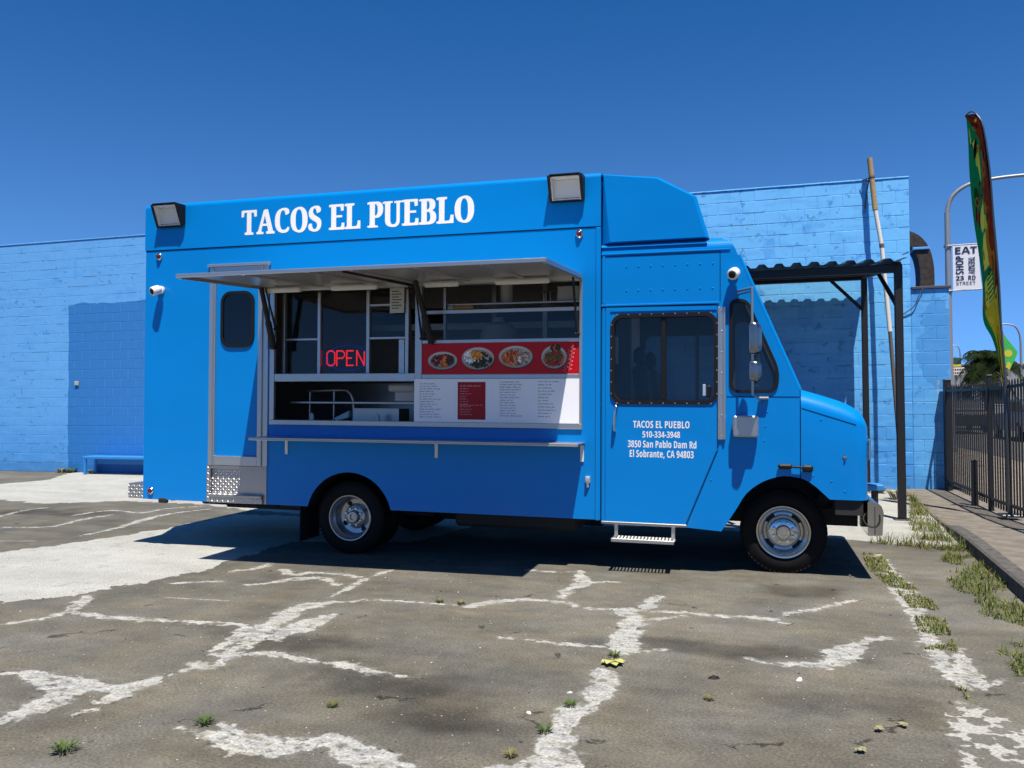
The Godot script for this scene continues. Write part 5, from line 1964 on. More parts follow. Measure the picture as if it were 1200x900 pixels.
func lamp_post(n: String, label: String, base: Vector3, top: float, reach: Vector3, r: float) -> Node3D:
	var m := M.get("galvanised") as Material
	var l := thing(n, label, "street lamp", base, "street lamps along the street")
	var s := stnew()
	cyl(s, Vector3.ZERO, Vector3(0, top - reach.y, 0), r, r * 0.72, 14)
	cyl(s, Vector3(0, 0, 0), Vector3(0, 0.35, 0), r * 1.5, r * 1.4, 14)
	piece("pole", s, m, l)
	s = stnew()
	var c := Vector3(0, top - reach.y, 0)
	var pts := smooth_path([c, c + Vector3(reach.x * 0.06, reach.y * 0.5, reach.z * 0.06), c + Vector3(reach.x * 0.26, reach.y * 0.86, reach.z * 0.26), c + Vector3(reach.x * 0.6, reach.y * 0.98, reach.z * 0.6), c + reach], 6)
	tube(s, pts, r * 0.66, 10, r * 0.45)
	piece("arm", s, m, l)
	s = stnew()
	var d := Vector3(reach.x, 0.05, reach.z).normalized()
	slat(s, c + reach - d * 0.1, c + reach + d * 0.55, 0.24, 0.11, Vector3.UP, 0.04)
	piece("lamp_head", s, M["white enamel"], l)
	return l


func build_street() -> void:
	var gal := mat("galvanised", lin(0.30, 0.31, 0.32), 0.5, 0.4)
	lamp_post("street_lamp", "nearest grey street lamp with a long curved arm, carrying a printed banner", Vector3(8.95, 0.0, -18.0), 7.46, Vector3(2.05, 0.85, 0.2), 0.095)
	lamp_post("street_lamp", "distant slim street lamp arching over the green and yellow flag", Vector3(18.08, 0.0, -45.0), 5.65, Vector3(-1.0, 1.1, 0.0), 0.085)
	lamp_post("street_lamp", "farthest small street lamp just past the end of the blue wall", Vector3(18.27, 0.0, -60.0), 5.4, Vector3(-0.55, 0.75, 0.0), 0.075)
	# printed banner on the nearest lamp
	var b := thing("street_banner", "white street banner with dark block lettering hung on the lamp pole", "banner", Vector3(9.05, 4.45, -17.9))
	var white := mat("banner cloth", lin(0.72, 0.73, 0.76), 0.7)
	var s := stnew()
	s.set_smooth_group(1)
	var n := 12
	for i in n:
		for j in n:
			var v := []
			for k in [[0, 0], [1, 0], [1, 1], [0, 1]]:
				var u := float(i + k[0]) / n
				var w := float(j + k[1]) / n
				v.append(Vector3(0.66 * u + 0.05 * (1.0 - w) * u * u - 0.03 * sin(w * PI) * u, 1.22 * w + 0.02 * u, 0.006 * sin(u * 4.0) * (1.0 - w)))
			q4(s, v[0], v[1], v[2], v[3], Vector3.BACK)
	piece("cloth", s, white, b)
	var navy := mat("banner ink", lin(0.012, 0.012, 0.05), 0.6)
	var f := font(true)
	words("lettering", "EAT", f, Vector3(0.33, 1.085, 0.011), 0.54, 0.19, navy, b, 0.002)
	words("lettering", "SHOP", f, Vector3(0.165, 0.68, 0.011), 0.50, 0.20, navy, b, 0.002, PI / 2)
	words("lettering", "TRENDY", f, Vector3(0.46, 0.66, 0.011), 0.46, 0.16, navy, b, 0.002, -PI / 2)
	words("lettering", "23", f, Vector3(0.165, 0.325, 0.011), 0.20, 0.12, navy, b, 0.002)
	words("lettering", "RD", f, Vector3(0.46, 0.325, 0.011), 0.18, 0.12, navy, b, 0.002)
	words("lettering", "STREET", font(false), Vector3(0.31, 0.18, 0.011), 0.48, 0.09, navy, b, 0.002)
	s = stnew()
	for y in [-0.01, 1.235]:
		cyl(s, Vector3(-0.12, y, -0.01), Vector3(0.68, y + 0.012, -0.01), 0.018, -1.0, 8)
		lathe(s, [Vector2(0.10, -0.04), Vector2(0.10, 0.04)], Vector3(-0.10, y, -0.10), Vector3.UP, 14)
	piece("bracket", s, gal, b)
	# the small bright flag beyond the fence
	var gf := thing("street_flag", "bright green small flag with a yellow disc flying beyond the fence", "flag", Vector3(8.72, 0.0, -12.0))
	s = stnew()
	cyl(s, Vector3.ZERO, Vector3(0, 2.85, 0), 0.016, 0.012, 8)
	piece("pole", s, gal, gf)
	var green := mat("flag green", lin(0.05, 0.50, 0.08), 0.7)
	green.backlight_enabled = true
	green.backlight = Color(0.7, 0.7, 0.7)
	var yellow := mat("flag yellow", lin(0.68, 0.62, 0.04), 0.7)
	yellow.backlight_enabled = true
	yellow.backlight = Color(0.7, 0.7, 0.7)
	var outline := PackedVector2Array([Vector2(0.012, 2.80), Vector2(0.10, 2.66), Vector2(0.20, 2.52), Vector2(0.26, 2.42), Vector2(0.21, 2.28), Vector2(0.15, 2.16), Vector2(0.10, 2.04), Vector2(0.055, 2.10), Vector2(0.012, 2.25)])
	s = stnew()
	plate(s, outline, -0.004, 0.004)
	piece("cloth", s, green, gf)
	s = stnew()
	var disc := PackedVector2Array()
	for q in arc_pts(0.085, 2.40, 0.075, 0.0, TAU * 19.0 / 20.0, 19):
		disc.append(q * Vector2(1.0, 1.0))
	plate(s, disc, 0.0045, 0.0075)
	piece("disc", s, yellow, gf)
	s = stnew()
	plate(s, PackedVector2Array([Vector2(0.03, 2.12), Vector2(0.075, 2.24), Vector2(0.14, 2.18), Vector2(0.10, 2.06), Vector2(0.06, 2.10)]), 0.0045, 0.007)
	piece("lower_patch", s, yellow, gf)
	# palm
	var pt := thing("palm_tree", "shaggy dark green palm tree rising beyond the fence", "palm tree", Vector3(14.75, 0, -38))
	var bark := mat("palm bark", lin(0.10, 0.08, 0.06), 0.95)
	s = stnew()
	for k in 18:
		cyl(s, Vector3(0, k * 0.19, 0), Vector3(0, k * 0.19 + 0.20, 0), 0.24 + 0.03 * (k % 2), 0.22, 12)
	piece("trunk", s, bark, pt)
	var frond_a := mat("palm leaf", lin(0.016, 0.026, 0.009), 0.9, 0.0, 0.15)
	frond_a.backlight_enabled = true
	frond_a.backlight = Color(0.15, 0.18, 0.08)
	var frond_b := mat("dry palm leaf", lin(0.045, 0.034, 0.018), 0.9, 0.0, 0.15)
	rng.seed = 12
	for k in 70:
		var az := rng.randf() * TAU
		var lift := rng.randf_range(-0.9, 1.25)
		var len := rng.randf_range(1.15, 1.75)
		var dir := Vector3(cos(az), 0, sin(az))
		var spine := []
		for i in 9:
			var t := i / 8.0
			spine.append(Vector3(0, 3.45, 0) + dir * (0.12 + len * t * (0.75 + 0.25 * cos(lift))) * cos(lift * 0.8) + Vector3.UP * (sin(lift) * len * t - 0.75 * len * t * t))
		s = stnew()
		for i in 8:
			slat(s, spine[i], spine[i + 1], 0.03, 0.012)
			for side in [-1.0, 1.0]:
				for h in 3:
					var base: Vector3 = spine[i].lerp(spine[i + 1], h / 3.0)
					var along: Vector3 = (spine[i + 1] - spine[i]).normalized()
					var sd: Vector3 = along.cross(Vector3.UP).normalized() * side
					var lw := 0.60 * (1.0 - 0.75 * absf(i / 8.0 - 0.35))
					var tip: Vector3 = base + (sd * 0.85 + along * 0.5 + Vector3.DOWN * rng.randf_range(0.2, 0.55)) * lw
					t3(s, base - along * 0.03, base + along * 0.035, tip, Vector3.UP)
		piece("frond", s, frond_b if lift < -0.55 and k % 2 else frond_a, pt)
	# far buildings
	var grey := mat("far wall", lin(0.30, 0.31, 0.32), 0.85)
	var beige := mat("beige wall", lin(0.42, 0.36, 0.29), 0.85)
	var pane_m := mat("far window", lin(0.03, 0.04, 0.05), 0.15)
	var far_list := [
		["grey_building", "long flat roofed grey building far across the street behind the palm", grey, 15.0, 23.5, 3.95, -62.0],
		["beige_building", "low beige building far down the street at the edge of the photo", beige, 23.8, 33.0, 3.6, -66.0],
	]
	for e in far_list:
		var g := thing(e[0], e[1], "building", Vector3(e[3], 0, e[6]))
		var w: float = e[4] - e[3]
		var wall := stnew()
		bar(wall, 0, w, -0.05, e[5], -10, 0)
		piece("wall", wall, e[2], g)
		var rf := stnew()
		bar(rf, -0.1, w + 0.1, e[5], e[5] + 0.16, -10.1, 0.12, 0.02)
		piece("parapet", rf, M.galvanised if e[0] == "grey_building" else M["bench leg"], g)
		for k in int(w / 2.4):
			var ws := stnew()
			bar(ws, 0.7 + k * 2.4, 2.1 + k * 2.4, 1.0, 2.5, 0.0, 0.03)
			var win := piece("window", ws, M["white enamel"], g)
			var ps := stnew()
			bar(ps, 0.78 + k * 2.4, 1.38 + k * 2.4, 1.08, 2.42, 0.031, 0.04)
			bar(ps, 1.42 + k * 2.4, 2.02 + k * 2.4, 1.08, 2.42, 0.031, 0.04)
			piece("pane", ps, pane_m, win)
	# two stacked shop signs down the street
	var sg := thing("shop_sign", "stacked shop sign down the street, yellow and green panel above a white one", "sign", Vector3(15.75, 0, -50))
	s = stnew()
	cyl(s, Vector3(0.1, 0, -0.05), Vector3(0.1, 4.1, -0.05), 0.07, -1.0, 10)
	piece("pole", s, gal, sg)
	s = stnew()
	bar(s, -0.12, 0.40, 3.62, 4.05, 0.0, 0.10, 0.02)
	piece("top_panel", s, mat("sign green", lin(0.03, 0.08, 0.06), 0.5), sg)
	s = stnew()
	bar(s, -0.10, 0.38, 3.46, 3.60, 0.0, 0.11, 0.02)
	piece("yellow_panel", s, yellow, sg)
	s = stnew()
	bar(s, -0.18, 0.58, 2.95, 3.42, 0.0, 0.10, 0.02)
	piece("white_panel", s, M["white enamel"], sg)
	s = stnew()
	for j in 2:
		for k in 5:
			bar(s, -0.12 + k * 0.13, -0.03 + k * 0.13, 3.24 - j * 0.2, 3.34 - j * 0.2, 0.1005, 0.106)
	piece("red_marks", s, M["red lens"], sg)
	# parked cars seen between the pickets
	build_car("parked_car", "dark parked car beyond the fence, below the palm tree", Vector3(12.5, 0, -34.0), PI / 2, lin(0.012, 0.013, 0.016))
	build_car("parked_car", "dark grey parked car beyond the fence, beside the feather flag", Vector3(13.5, 0, -27.0), PI / 2, lin(0.03, 0.032, 0.036))
	build_car("parked_car", "red parked car far down the street beyond the fence", Vector3(18.9, 0, -30.0), PI / 2, lin(0.22, 0.015, 0.015))


func build_car(n: String, label: String, at: Vector3, turn: float, c: Color) -> void:
	var t := thing(n, label, "car", at, "parked cars beyond the fence")
	t.rotation.y = turn
	var pm := mat("car paint %s" % label.length(), c, 0.25)
	pm.clearcoat_enabled = true
	var s := stnew()
	var side := round_poly([Vector2(-2.15, 0.32), Vector2(2.15, 0.32), Vector2(2.2, 0.62), Vector2(2.05, 0.82), Vector2(1.15, 0.92), Vector2(-1.9, 0.98), Vector2(-2.2, 0.9)], 0.12, 4)
	plate(s, side, -0.86, 0.86)
	piece("body", s, pm, t)
	s = stnew()
	plate(s, round_poly([Vector2(-1.75, 0.97), Vector2(1.1, 0.92), Vector2(0.45, 1.42), Vector2(-1.1, 1.45)], 0.15, 4), -0.70, 0.70)
	piece("cabin", s, pm, t)
	for z in [-0.706, 0.706]:
		for e in [[-1.35, -0.42, 1.0, 1.36], [-0.34, 0.62, 1.0, 1.36]]:
			s = stnew()
			plate(s, round_poly([Vector2(e[0], e[2]), Vector2(e[1], e[2]), Vector2(e[1] - 0.18 * maxf(0.0, signf(e[1])), e[3]), Vector2(e[0] + 0.18 * maxf(0.0, -signf(e[0] + 0.5)), e[3])], 0.06, 3), z - 0.006, z + 0.006)
			piece("window", s, M["dark glass"], t)
	for x in [-1.35, 1.4]:
		for z in [-0.80, 0.80]:
			s = stnew()
			var out := signf(z)
			lathe(s, [Vector2(0.2, -0.1), Vector2(0.31, -0.1), Vector2(0.32, 0.05), Vector2(0.29, 0.08), Vector2(0.2, 0.075)], Vector3(x, 0.32, z), Vector3(0, 0, out), 20)
			var w := piece("wheel", s, M.rubber, t)
			s = stnew()
			lathe(s, [Vector2(0.205, 0.07), Vector2(0.17, 0.05), Vector2(0.0, 0.065)], Vector3(x, 0.32, z), Vector3(0, 0, out), 16)
			piece("rim", s, M.rim_steel, w)
	for z in [-0.62, 0.62]:
		s = stnew()
		box(s, Vector3(2.14, 0.72, z), Vector3(0.10, 0.12, 0.32), 0.03)
		piece("headlight", s, M.bright, t)
		s = stnew()
		box(s, Vector3(-2.15, 0.80, z), Vector3(0.10, 0.12, 0.32), 0.03)
		piece("tail_light", s, M["red lens"], t)


func build_goods() -> void:
	# loose things inside the truck; the truck leans by the same small angle
	var lean := -0.0122
	var at := func(x: float, y: float, z: float) -> Vector3: return Vector3(x, y, z).rotated(Vector3.BACK, lean)
	var s: SurfaceTool
	# lit sign
	var o := thing("open_sign", "red lit sign reading OPEN hanging in the middle serving window pane", "sign", at.call(-0.135, 1.845, -0.21))
	o.rotation.z = lean
	s = stnew()
	bar(s, -0.235, 0.235, -0.05, 0.21, -0.03, -0.012, 0.004)
	piece("backing", s, M.black, o)
	var red := mat("red lamp", lin(0.6, 0.02, 0.02), 0.4)
	red.emission_enabled = true
	red.emission = Color(1.0, 0.10, 0.10)
	red.emission_energy_multiplier = 1.25
	var blue := mat("blue lamp", lin(0.02, 0.02, 0.4), 0.4)
	blue.emission_enabled = true
	blue.emission = Color(0.10, 0.05, 0.9)
	blue.emission_energy_multiplier = 0.55
	var strokes := {
		"O": [[0, 0.15, 0, 0.85], [0, 0.85, 0.2, 1], [0.2, 1, 0.5, 1], [0.5, 1, 0.7, 0.85], [0.7, 0.85, 0.7, 0.15], [0.7, 0.15, 0.5, 0], [0.5, 0, 0.2, 0], [0.2, 0, 0, 0.15]],
		"P": [[0, 0, 0, 1], [0, 1, 0.5, 1], [0.5, 1, 0.68, 0.85], [0.68, 0.85, 0.68, 0.65], [0.68, 0.65, 0.5, 0.5], [0.5, 0.5, 0, 0.5]],
		"E": [[0, 0, 0, 1], [0, 1, 0.65, 1], [0, 0.5, 0.5, 0.5], [0, 0, 0.65, 0]],
		"N": [[0, 0, 0, 1], [0, 1, 0.65, 0], [0.65, 0, 0.65, 1]],
	}
	var x := -0.225
	for ch in ["O", "P", "E", "N"]:
		s = stnew()
		for q in strokes[ch]:
			var a := Vector2(q[0], q[1])
			var b := Vector2(q[2], q[3])
			var n := maxi(1, int(round(a.distance_to(b) / 0.105)))
			for k in n:
				var p := a.lerp(b, float(k) / n)
				box(s, Vector3(x + p.x * 0.125, p.y * 0.145, -0.008), Vector3(0.0125, 0.0125, 0.01), 0.003)
		piece("lit_letter", s, red, o)
		x += 0.110
	s = stnew()
	for k in 44:
		var a := TAU * k / 44.0
		box(s, Vector3(cos(a) * 0.225, 0.075 + sin(a) * 0.125, -0.009), Vector3(0.010, 0.010, 0.008), 0.002)
	piece("lit_ring", s, blue, o)
	# notice
	var paper := mat("paper", lin(0.50, 0.50, 0.47), 0.8)
	var nt := thing("paper_notice", "small white paper notice taped at the top of the serving window", "notice", at.call(0.455, 2.47, -0.095))
	nt.rotation.z = lean
	s = stnew()
	bar(s, -0.075, 0.075, -0.13, 0.13, -0.001, 0.001)
	piece("sheet", s, paper, nt)
	s = stnew()
	for k in 7:
		bar(s, -0.055, 0.02 + 0.03 * (k % 2), 0.075 - k * 0.027, 0.083 - k * 0.027, 0.0012, 0.002)
	piece("print", s, M["bench leg"], nt)
	# goods on the counters
	var tub := thing("white_container", "shallow white foam container under the serving rail, beside the menu board", "container", at.call(0.52, 1.485, -0.33))
	tub.rotation.z = lean
	s = stnew()
	bar(s, -0.16, 0.16, 0.0, 0.10, -0.07, 0.07, 0.012)
	piece("base", s, paper, tub)
	s = stnew()
	bar(s, -0.23, 0.05, 0.102, 0.17, -0.07, 0.07, 0.012)
	piece("lid", s, paper, tub)
	var rack := thing("wire_rack", "metal tray rack with a curved handle behind the lower serving window", "rack", at.call(-0.42, 1.29, -0.48))
	rack.rotation.z = lean
	s = stnew()
	tube(s, smooth_path([Vector3(-0.30, 0.30, 0), Vector3(0.05, 0.31, 0), Vector3(0.17, 0.30, 0.02), Vector3(0.23, 0.20, 0.02), Vector3(0.24, 0.0, 0.02)], 5), 0.016, 8)
	tube(s, [Vector3(0.0, 0.30, 0), Vector3(0.0, 0.0, 0)], 0.012, 8)
	tube(s, [Vector3(-0.28, 0.30, 0), Vector3(-0.28, 0.0, 0)], 0.012, 8)
	piece("frame", s, M.stainless, rack)
	s = stnew()
	plate(s, PackedVector2Array([Vector2(0.02, 0.02), Vector2(0.20, 0.10), Vector2(0.19, 0.03), Vector2(0.06, 0.0)]), -0.12, 0.05)
	piece("tray", s, M["white enamel"], rack)
	var bread := thing("yellow_package", "yellow package lying on the shelf above the picture board", "package", at.call(1.12, 2.345, -0.16))
	bread.rotation.z = lean
	s = stnew()
	box(s, Vector3(0, 0.03, 0), Vector3(0.20, 0.055, 0.10), 0.02)
	piece("pack", s, mat("yellow wrap", lin(0.42, 0.26, 0.05), 0.4), bread)
	s = stnew()
	box(s, Vector3(-0.13, 0.03, 0), Vector3(0.07, 0.05, 0.07), 0.015)
	piece("end_fold", s, paper, bread)
	var carton := thing("paper_carton", "pale cardboard box on the shelf at the front end of the serving window", "box", at.call(2.12, 2.42, -0.32))
	carton.rotation.z = lean
	s = stnew()
	box(s, Vector3(0, 0.065, 0), Vector3(0.22, 0.13, 0.2), 0.004)
	piece("carton_body", s, paper, carton)
	s = stnew()
	box(s, Vector3(0, 0.135, 0.0), Vector3(0.23, 0.012, 0.21), 0.003)
	piece("lid", s, paper, carton)
	var jug := thing("plastic_jug", "white plastic jug standing behind the sliding glass above the picture board", "jug", at.call(1.32, 1.285, -0.62))
	jug.rotation.z = lean
	s = stnew()
	lathe(s, [Vector2(0.0, 0.62), Vector2(0.12, 0.62), Vector2(0.18, 0.70), Vector2(0.19, 0.88), Vector2(0.15, 0.96), Vector2(0.06, 1.0), Vector2(0.05, 1.04), Vector2(0.0, 1.04)], Vector3.ZERO, Vector3.UP, 18)
	piece("bottle", s, M["white enamel"], jug)
	s = stnew()
	box(s, Vector3(0, 0.31, 0), Vector3(0.42, 0.62, 0.3), 0.02)
	piece("stand", s, M.stainless, jug)
	var ladles := thing("utensil_row", "row of ladles hanging from a rail inside the serving window", "utensils", at.call(1.98, 2.55, -0.5))
	ladles.rotation.z = lean
	s = stnew()
	cyl(s, Vector3(-0.2, 0, 0), Vector3(0.2, 0, 0), 0.008, -1.0, 8)
	piece("rail", s, M.bright, ladles)
	for k in 6:
		s = stnew()
		cyl(s, Vector3(-0.17 + k * 0.068, 0, 0.012), Vector3(-0.17 + k * 0.068, -0.15, 0.012), 0.006, -1.0, 6)
		lathe(s, [Vector2(0.0, -0.03), Vector2(0.02, -0.025), Vector2(0.028, 0.0)], Vector3(-0.17 + k * 0.068, -0.15, 0.012), Vector3.UP, 10)
		piece("ladle", s, M.bright, ladles)
	var pot := thing("cooking_pot", "steel cooking pot standing on the back counter behind the glass", "pot", at.call(1.72, 1.70, -1.75))
	pot.rotation.z = lean
	s = stnew()
	lathe(s, [Vector2(0.0, 0.0), Vector2(0.19, 0.0), Vector2(0.20, 0.02), Vector2(0.20, 0.34), Vector2(0.21, 0.35), Vector2(0.19, 0.35), Vector2(0.19, 0.03)], Vector3.ZERO, Vector3.UP, 24)
	piece("vessel", s, M.bright, pot)
	s = stnew()
	lathe(s, [Vector2(0.21, 0.352), Vector2(0.12, 0.39), Vector2(0.03, 0.40), Vector2(0.03, 0.44), Vector2(0.0, 0.44)], Vector3.ZERO, Vector3.UP, 24)
	piece("lid", s, M.bright, pot)
	var towel := thing("paper_roll", "white paper towel roll on the shelf above the sliding glass", "paper roll", at.call(1.48, 2.42, -0.35))
	towel.rotation.z = lean
	s = stnew()
	lathe(s, [Vector2(0.02, 0.0), Vector2(0.06, 0.0), Vector2(0.06, 0.22), Vector2(0.02, 0.22)], Vector3.ZERO, Vector3.UP, 20)
	piece("roll", s, paper, towel)
	s = stnew()
	cyl(s, Vector3(0, -0.0, 0), Vector3(0, 0.25, 0), 0.015, -1.0, 8)
	piece("spindle", s, M.stainless, towel)
	var crate := thing("steel_pan", "deep steel serving pan on the front counter behind the open lower window", "pan", at.call(0.10, 1.286, -0.52))
	crate.rotation.z = lean
	s = stnew()
	for w in [[-0.24, 0.24, -0.13, -0.12], [-0.24, 0.24, 0.12, 0.13], [-0.25, -0.24, -0.13, 0.13], [0.24, 0.25, -0.13, 0.13]]:
		bar(s, w[0], w[1], 0.0, 0.13, w[2], w[3])
	bar(s, -0.24, 0.24, 0.0, 0.01, -0.12, 0.12)
	piece("pan_body", s, M.stainless, crate)
	s = stnew()
	bar(s, -0.22, 0.22, 0.05, 0.10, -0.115, 0.115, 0.03)
	piece("filling", s, mat("stew", lin(0.10, 0.045, 0.02), 0.5), crate)
	for e in [[-0.55, "left"], [0.18, "right"]]:
		var knob := thing("sauce_bottle", "white squeeze bottle at the %s end of the lower serving window" % ("rear" if e[1] == "left" else "front"), "bottle", at.call(e[0], 1.29, -0.26))
		knob.rotation.z = lean
		s = stnew()
		lathe(s, [Vector2(0.0, 0.0), Vector2(0.022, 0.0), Vector2(0.024, 0.05), Vector2(0.018, 0.065), Vector2(0.006, 0.075), Vector2(0.0, 0.085)], Vector3.ZERO, Vector3.UP, 12)
		piece("bottle_body", s, M["white enamel"], knob)


# ------------------------------------------------------------------ grass, weeds, leaves
func blade_mesh() -> ArrayMesh:
	var s := stnew()
	s.set_smooth_group(1)
	var w := 0.0030
	var p := [Vector3(0, 0, 0), Vector3(0.0, 0.45, 0.06), Vector3(0.0, 0.8, 0.22), Vector3(0.0, 1.0, 0.45)]
	for i in 3:
		var a := w * (1.0 - i / 3.0)
		var b := w * (1.0 - (i + 1) / 3.0)
		if i < 2:
			q4(s, p[i] + Vector3(-a, 0, 0), p[i] + Vector3(a, 0, 0), p[i + 1] + Vector3(b, 0, 0), p[i + 1] + Vector3(-b, 0, 0), Vector3(0, 0.3, -1))
		else:
			t3(s, p[i] + Vector3(-a, 0, 0), p[i] + Vector3(a, 0, 0), p[3], Vector3(0, 0.3, -1))
	return done(s)


func turf(n: String, label: String, spots: Array, low: float, high: float, mesh: Mesh, m: Material, tint: Array) -> void:
	# spots: Vector3 bases
	var mm := MultiMesh.new()
	mm.transform_format = MultiMesh.TRANSFORM_3D
	mm.use_colors = true
	mm.mesh = mesh
	mm.instance_count = spots.size()
	for i in spots.size():
		var h := rng.randf_range(low, high)
		var b := Basis(Vector3.UP, rng.randf() * TAU) * Basis(Vector3.RIGHT, rng.randf_range(0.0, 1.2)) * Basis.from_scale(Vector3(rng.randf_range(0.8, 1.5), h, h))
		mm.set_instance_transform(i, Transform3D(b, spots[i]))
		var c: Color = tint[rng.randi() % tint.size()]
		mm.set_instance_color(i, c * rng.randf_range(0.7, 1.25))
	var o := MultiMeshInstance3D.new()
	o.name = numbered(n)
	o.multimesh = mm
	o.material_override = m
	add_child(o)
	tag(o, label, "grass", "", "stuff")


func build_green() -> void:
	var gm := mat("grass blades", Color.WHITE, 0.6, 0.0, 0.3)
	gm.vertex_color_use_as_albedo = true
	gm.backlight_enabled = true
	gm.backlight = Color(0.35, 0.35, 0.35)
	var blade := blade_mesh()
	var greens := [Color(0.085, 0.125, 0.022), Color(0.11, 0.15, 0.03), Color(0.06, 0.095, 0.016), Color(0.16, 0.155, 0.05)]
	var dry := [Color(0.26, 0.21, 0.09), Color(0.30, 0.26, 0.13), Color(0.12, 0.13, 0.03), Color(0.10, 0.125, 0.02)]
	rng.seed = 33
	var nz := noise(1.4, 3, 66)
	var spots := []
	# strip before the kerb
	while spots.size() < 3600:
		var z := rng.randf_range(-2.0, 2.4)
		var edge := 6.02 - 0.052 * (z + 7.0)
		var w := 0.38 * smoothstep(-2.4, -0.4, z) + 0.07
		var x := edge - absf(rng.randf_range(0.0, 1.0)) * w
		if nz.get_noise_2d(x * 1.4, z) > -0.02 + 0.4 * (edge - x) / w - 0.2:
			spots.append(Vector3(x, 0.0, z))
	turf("kerb_grass", "rough grass growing along the foot of the kerb", spots, 0.02, 0.075, blade, gm, greens + dry.slice(2))
	# taller weeds at the pavement's flush edge, by the canopy post
	spots = []
	while spots.size() < 1300:
		var z := rng.randf_range(-6.3, -1.7)
		var x := 5.98 - 0.08 * (z + 6.0) + rng.randf_range(-0.30, 0.06) * smoothstep(-6.8, -2.2, z) - 0.02
		if nz.get_noise_2d(x, z * 1.2 + 20.0) > -0.08:
			spots.append(Vector3(x, 0.0, z))
	for k in 520:
		var a := rng.randf() * TAU
		var q := [[5.58, -2.35, 0.15], [5.62, -1.75, 0.14], [5.10, -1.98, 0.22], [5.40, -1.9, 0.2]][rng.randi() % 4] as Array
		var d: float = sqrt(rng.randf()) * q[2]
		spots.append(Vector3(q[0] + cos(a) * d, 0, q[1] + sin(a) * d * 0.6))
	turf("tall_grass", "taller green weeds along the pavement edge by the canopy post", spots, 0.05, 0.19, blade, gm, greens + dry.slice(0, 1))
	# in the cracks of the white line
	spots = []
	while spots.size() < 4200:
		var z := rng.randf_range(-1.35, 2.75)
		var x := 4.845 + 0.05 * sin(z * 2.3) + rng.randf_range(-0.09, 0.10)
		var dens := 0.06
		for e in [[-0.9, 0.25], [-0.35, 0.3], [0.25, 0.35], [0.75, 0.3], [1.2, 0.4], [1.6, 0.35], [2.66, 0.13]]:
			if absf(z - e[0]) < e[1]:
				dens = 0.2
		if z > 1.85 and z < 2.5:
			dens = -1.0
		if nz.get_noise_2d(x * 2.0 + 7.0, z * 1.6) < dens - 0.06:
			spots.append(Vector3(x, 0.0, z))
	turf("crack_grass", "low moss and grass in the cracked white line on the right", spots, 0.010, 0.034, blade, gm, greens + dry.slice(1))
	# single weeds
	var weeds := [
		[1.33, 3.94, 0.05, "green weed at the start of the curved white filler in the foreground"],
		[1.79, 3.585, 0.035, "small weed alone on the bare asphalt above the curved filler"],
		[2.78, 3.90, 0.035, "bright weed beside the wide white filler at the bottom edge"],
		[0.95, 4.36, 0.06, "pale weed in the crack at the bottom left corner"],
		[1.53, 1.50, 0.04, "tiny dry weed in the long horizontal crack, at its narrow end"],
		[1.70, 1.51, 0.04, "small weed in the horizontal crack where the white filler starts again"],
		[2.90, 3.28, 0.04, "dry weed at the gap between two patches of filler"],
		[2.98, 2.45, 0.045, "green weed just behind the yellow leaf"],
		[3.54, 3.02, 0.03, "flat brownish weed on the asphalt right of the yellow leaf"],
		[2.86, 3.62, 0.04, "dry weed at the upper edge of the widest filler patch"],
		[-10.55, -7.42, 0.16, "yellowish weed growing at the foot of the wall left of the bench"],
		[-10.75, -7.40, 0.15, "green weed growing at the foot of the wall at the pale patch"],
		[-10.02, -7.42, 0.10, "low weed at the wall foot beside the low blue bench"],
		[5.62, -6.9, 0.16, "weed tuft at the foot of the wall behind the canopy"],
		[5.80, -6.1, 0.20, "weed tuft beside the foot of the leaning pole"],
	]
	for w in weeds:
		var st := stnew()
		w[2] *= 0.8
		var count := 60
		for k in count:
			var a := rng.randf() * TAU
			var h: float = w[2] * rng.randf_range(0.5, 1.2)
			var d := Vector3(cos(a), 0, sin(a))
			var base: Vector3 = d * w[2] * 0.7 * sqrt(rng.randf())
			var mid := base + d * h * 0.3 + Vector3.UP * h * 0.6
			var tip := base + d * h * 0.9 + Vector3.UP * h * rng.randf_range(0.5, 1.0)
			var sd: Vector3 = d.cross(Vector3.UP) * w[2] * rng.randf_range(0.05, 0.12)
			q4(st, base - sd * 0.4, base + sd * 0.4, mid + sd, mid - sd, Vector3.UP)
			t3(st, mid - sd, mid + sd, tip, Vector3.UP)
		var key := "weed leaf %d" % (weeds.find(w) % 3)
		if not M.has(key):
			var lm := mat(key, [lin(0.06, 0.10, 0.015), lin(0.10, 0.13, 0.025), lin(0.17, 0.15, 0.05)][weeds.find(w) % 3], 0.6)
			lm.backlight_enabled = true
			lm.backlight = Color(0.3, 0.3, 0.3)
		var o := piece("weed", st, M[key], self)
		o.position = Vector3(w[0], 0.0, w[1])
		tag(o, w[3], "weed", "weeds in the lot")
	# fallen leaves
	var leafm := mat("yellow leaf", lin(0.40, 0.42, 0.12), 0.6)
	var palem := mat("pale leaf", lin(0.26, 0.27, 0.13), 0.7)
	var leaves := [
		[2.985, 2.575, 0.085, 0.4, "large lobed yellow leaf lying on the filled crack", 0],
		[4.27, 3.215, 0.032, 1.2, "pale curled leaf on the asphalt, first of two near the right corner", 1],
		[4.385, 3.15, 0.03, 2.2, "pale curled leaf on the asphalt, nearer the cracked white line", 1],
		[4.17, 3.47, 0.034, 0.7, "pale crumpled leaf at the bottom edge of the lot", 1],
	]
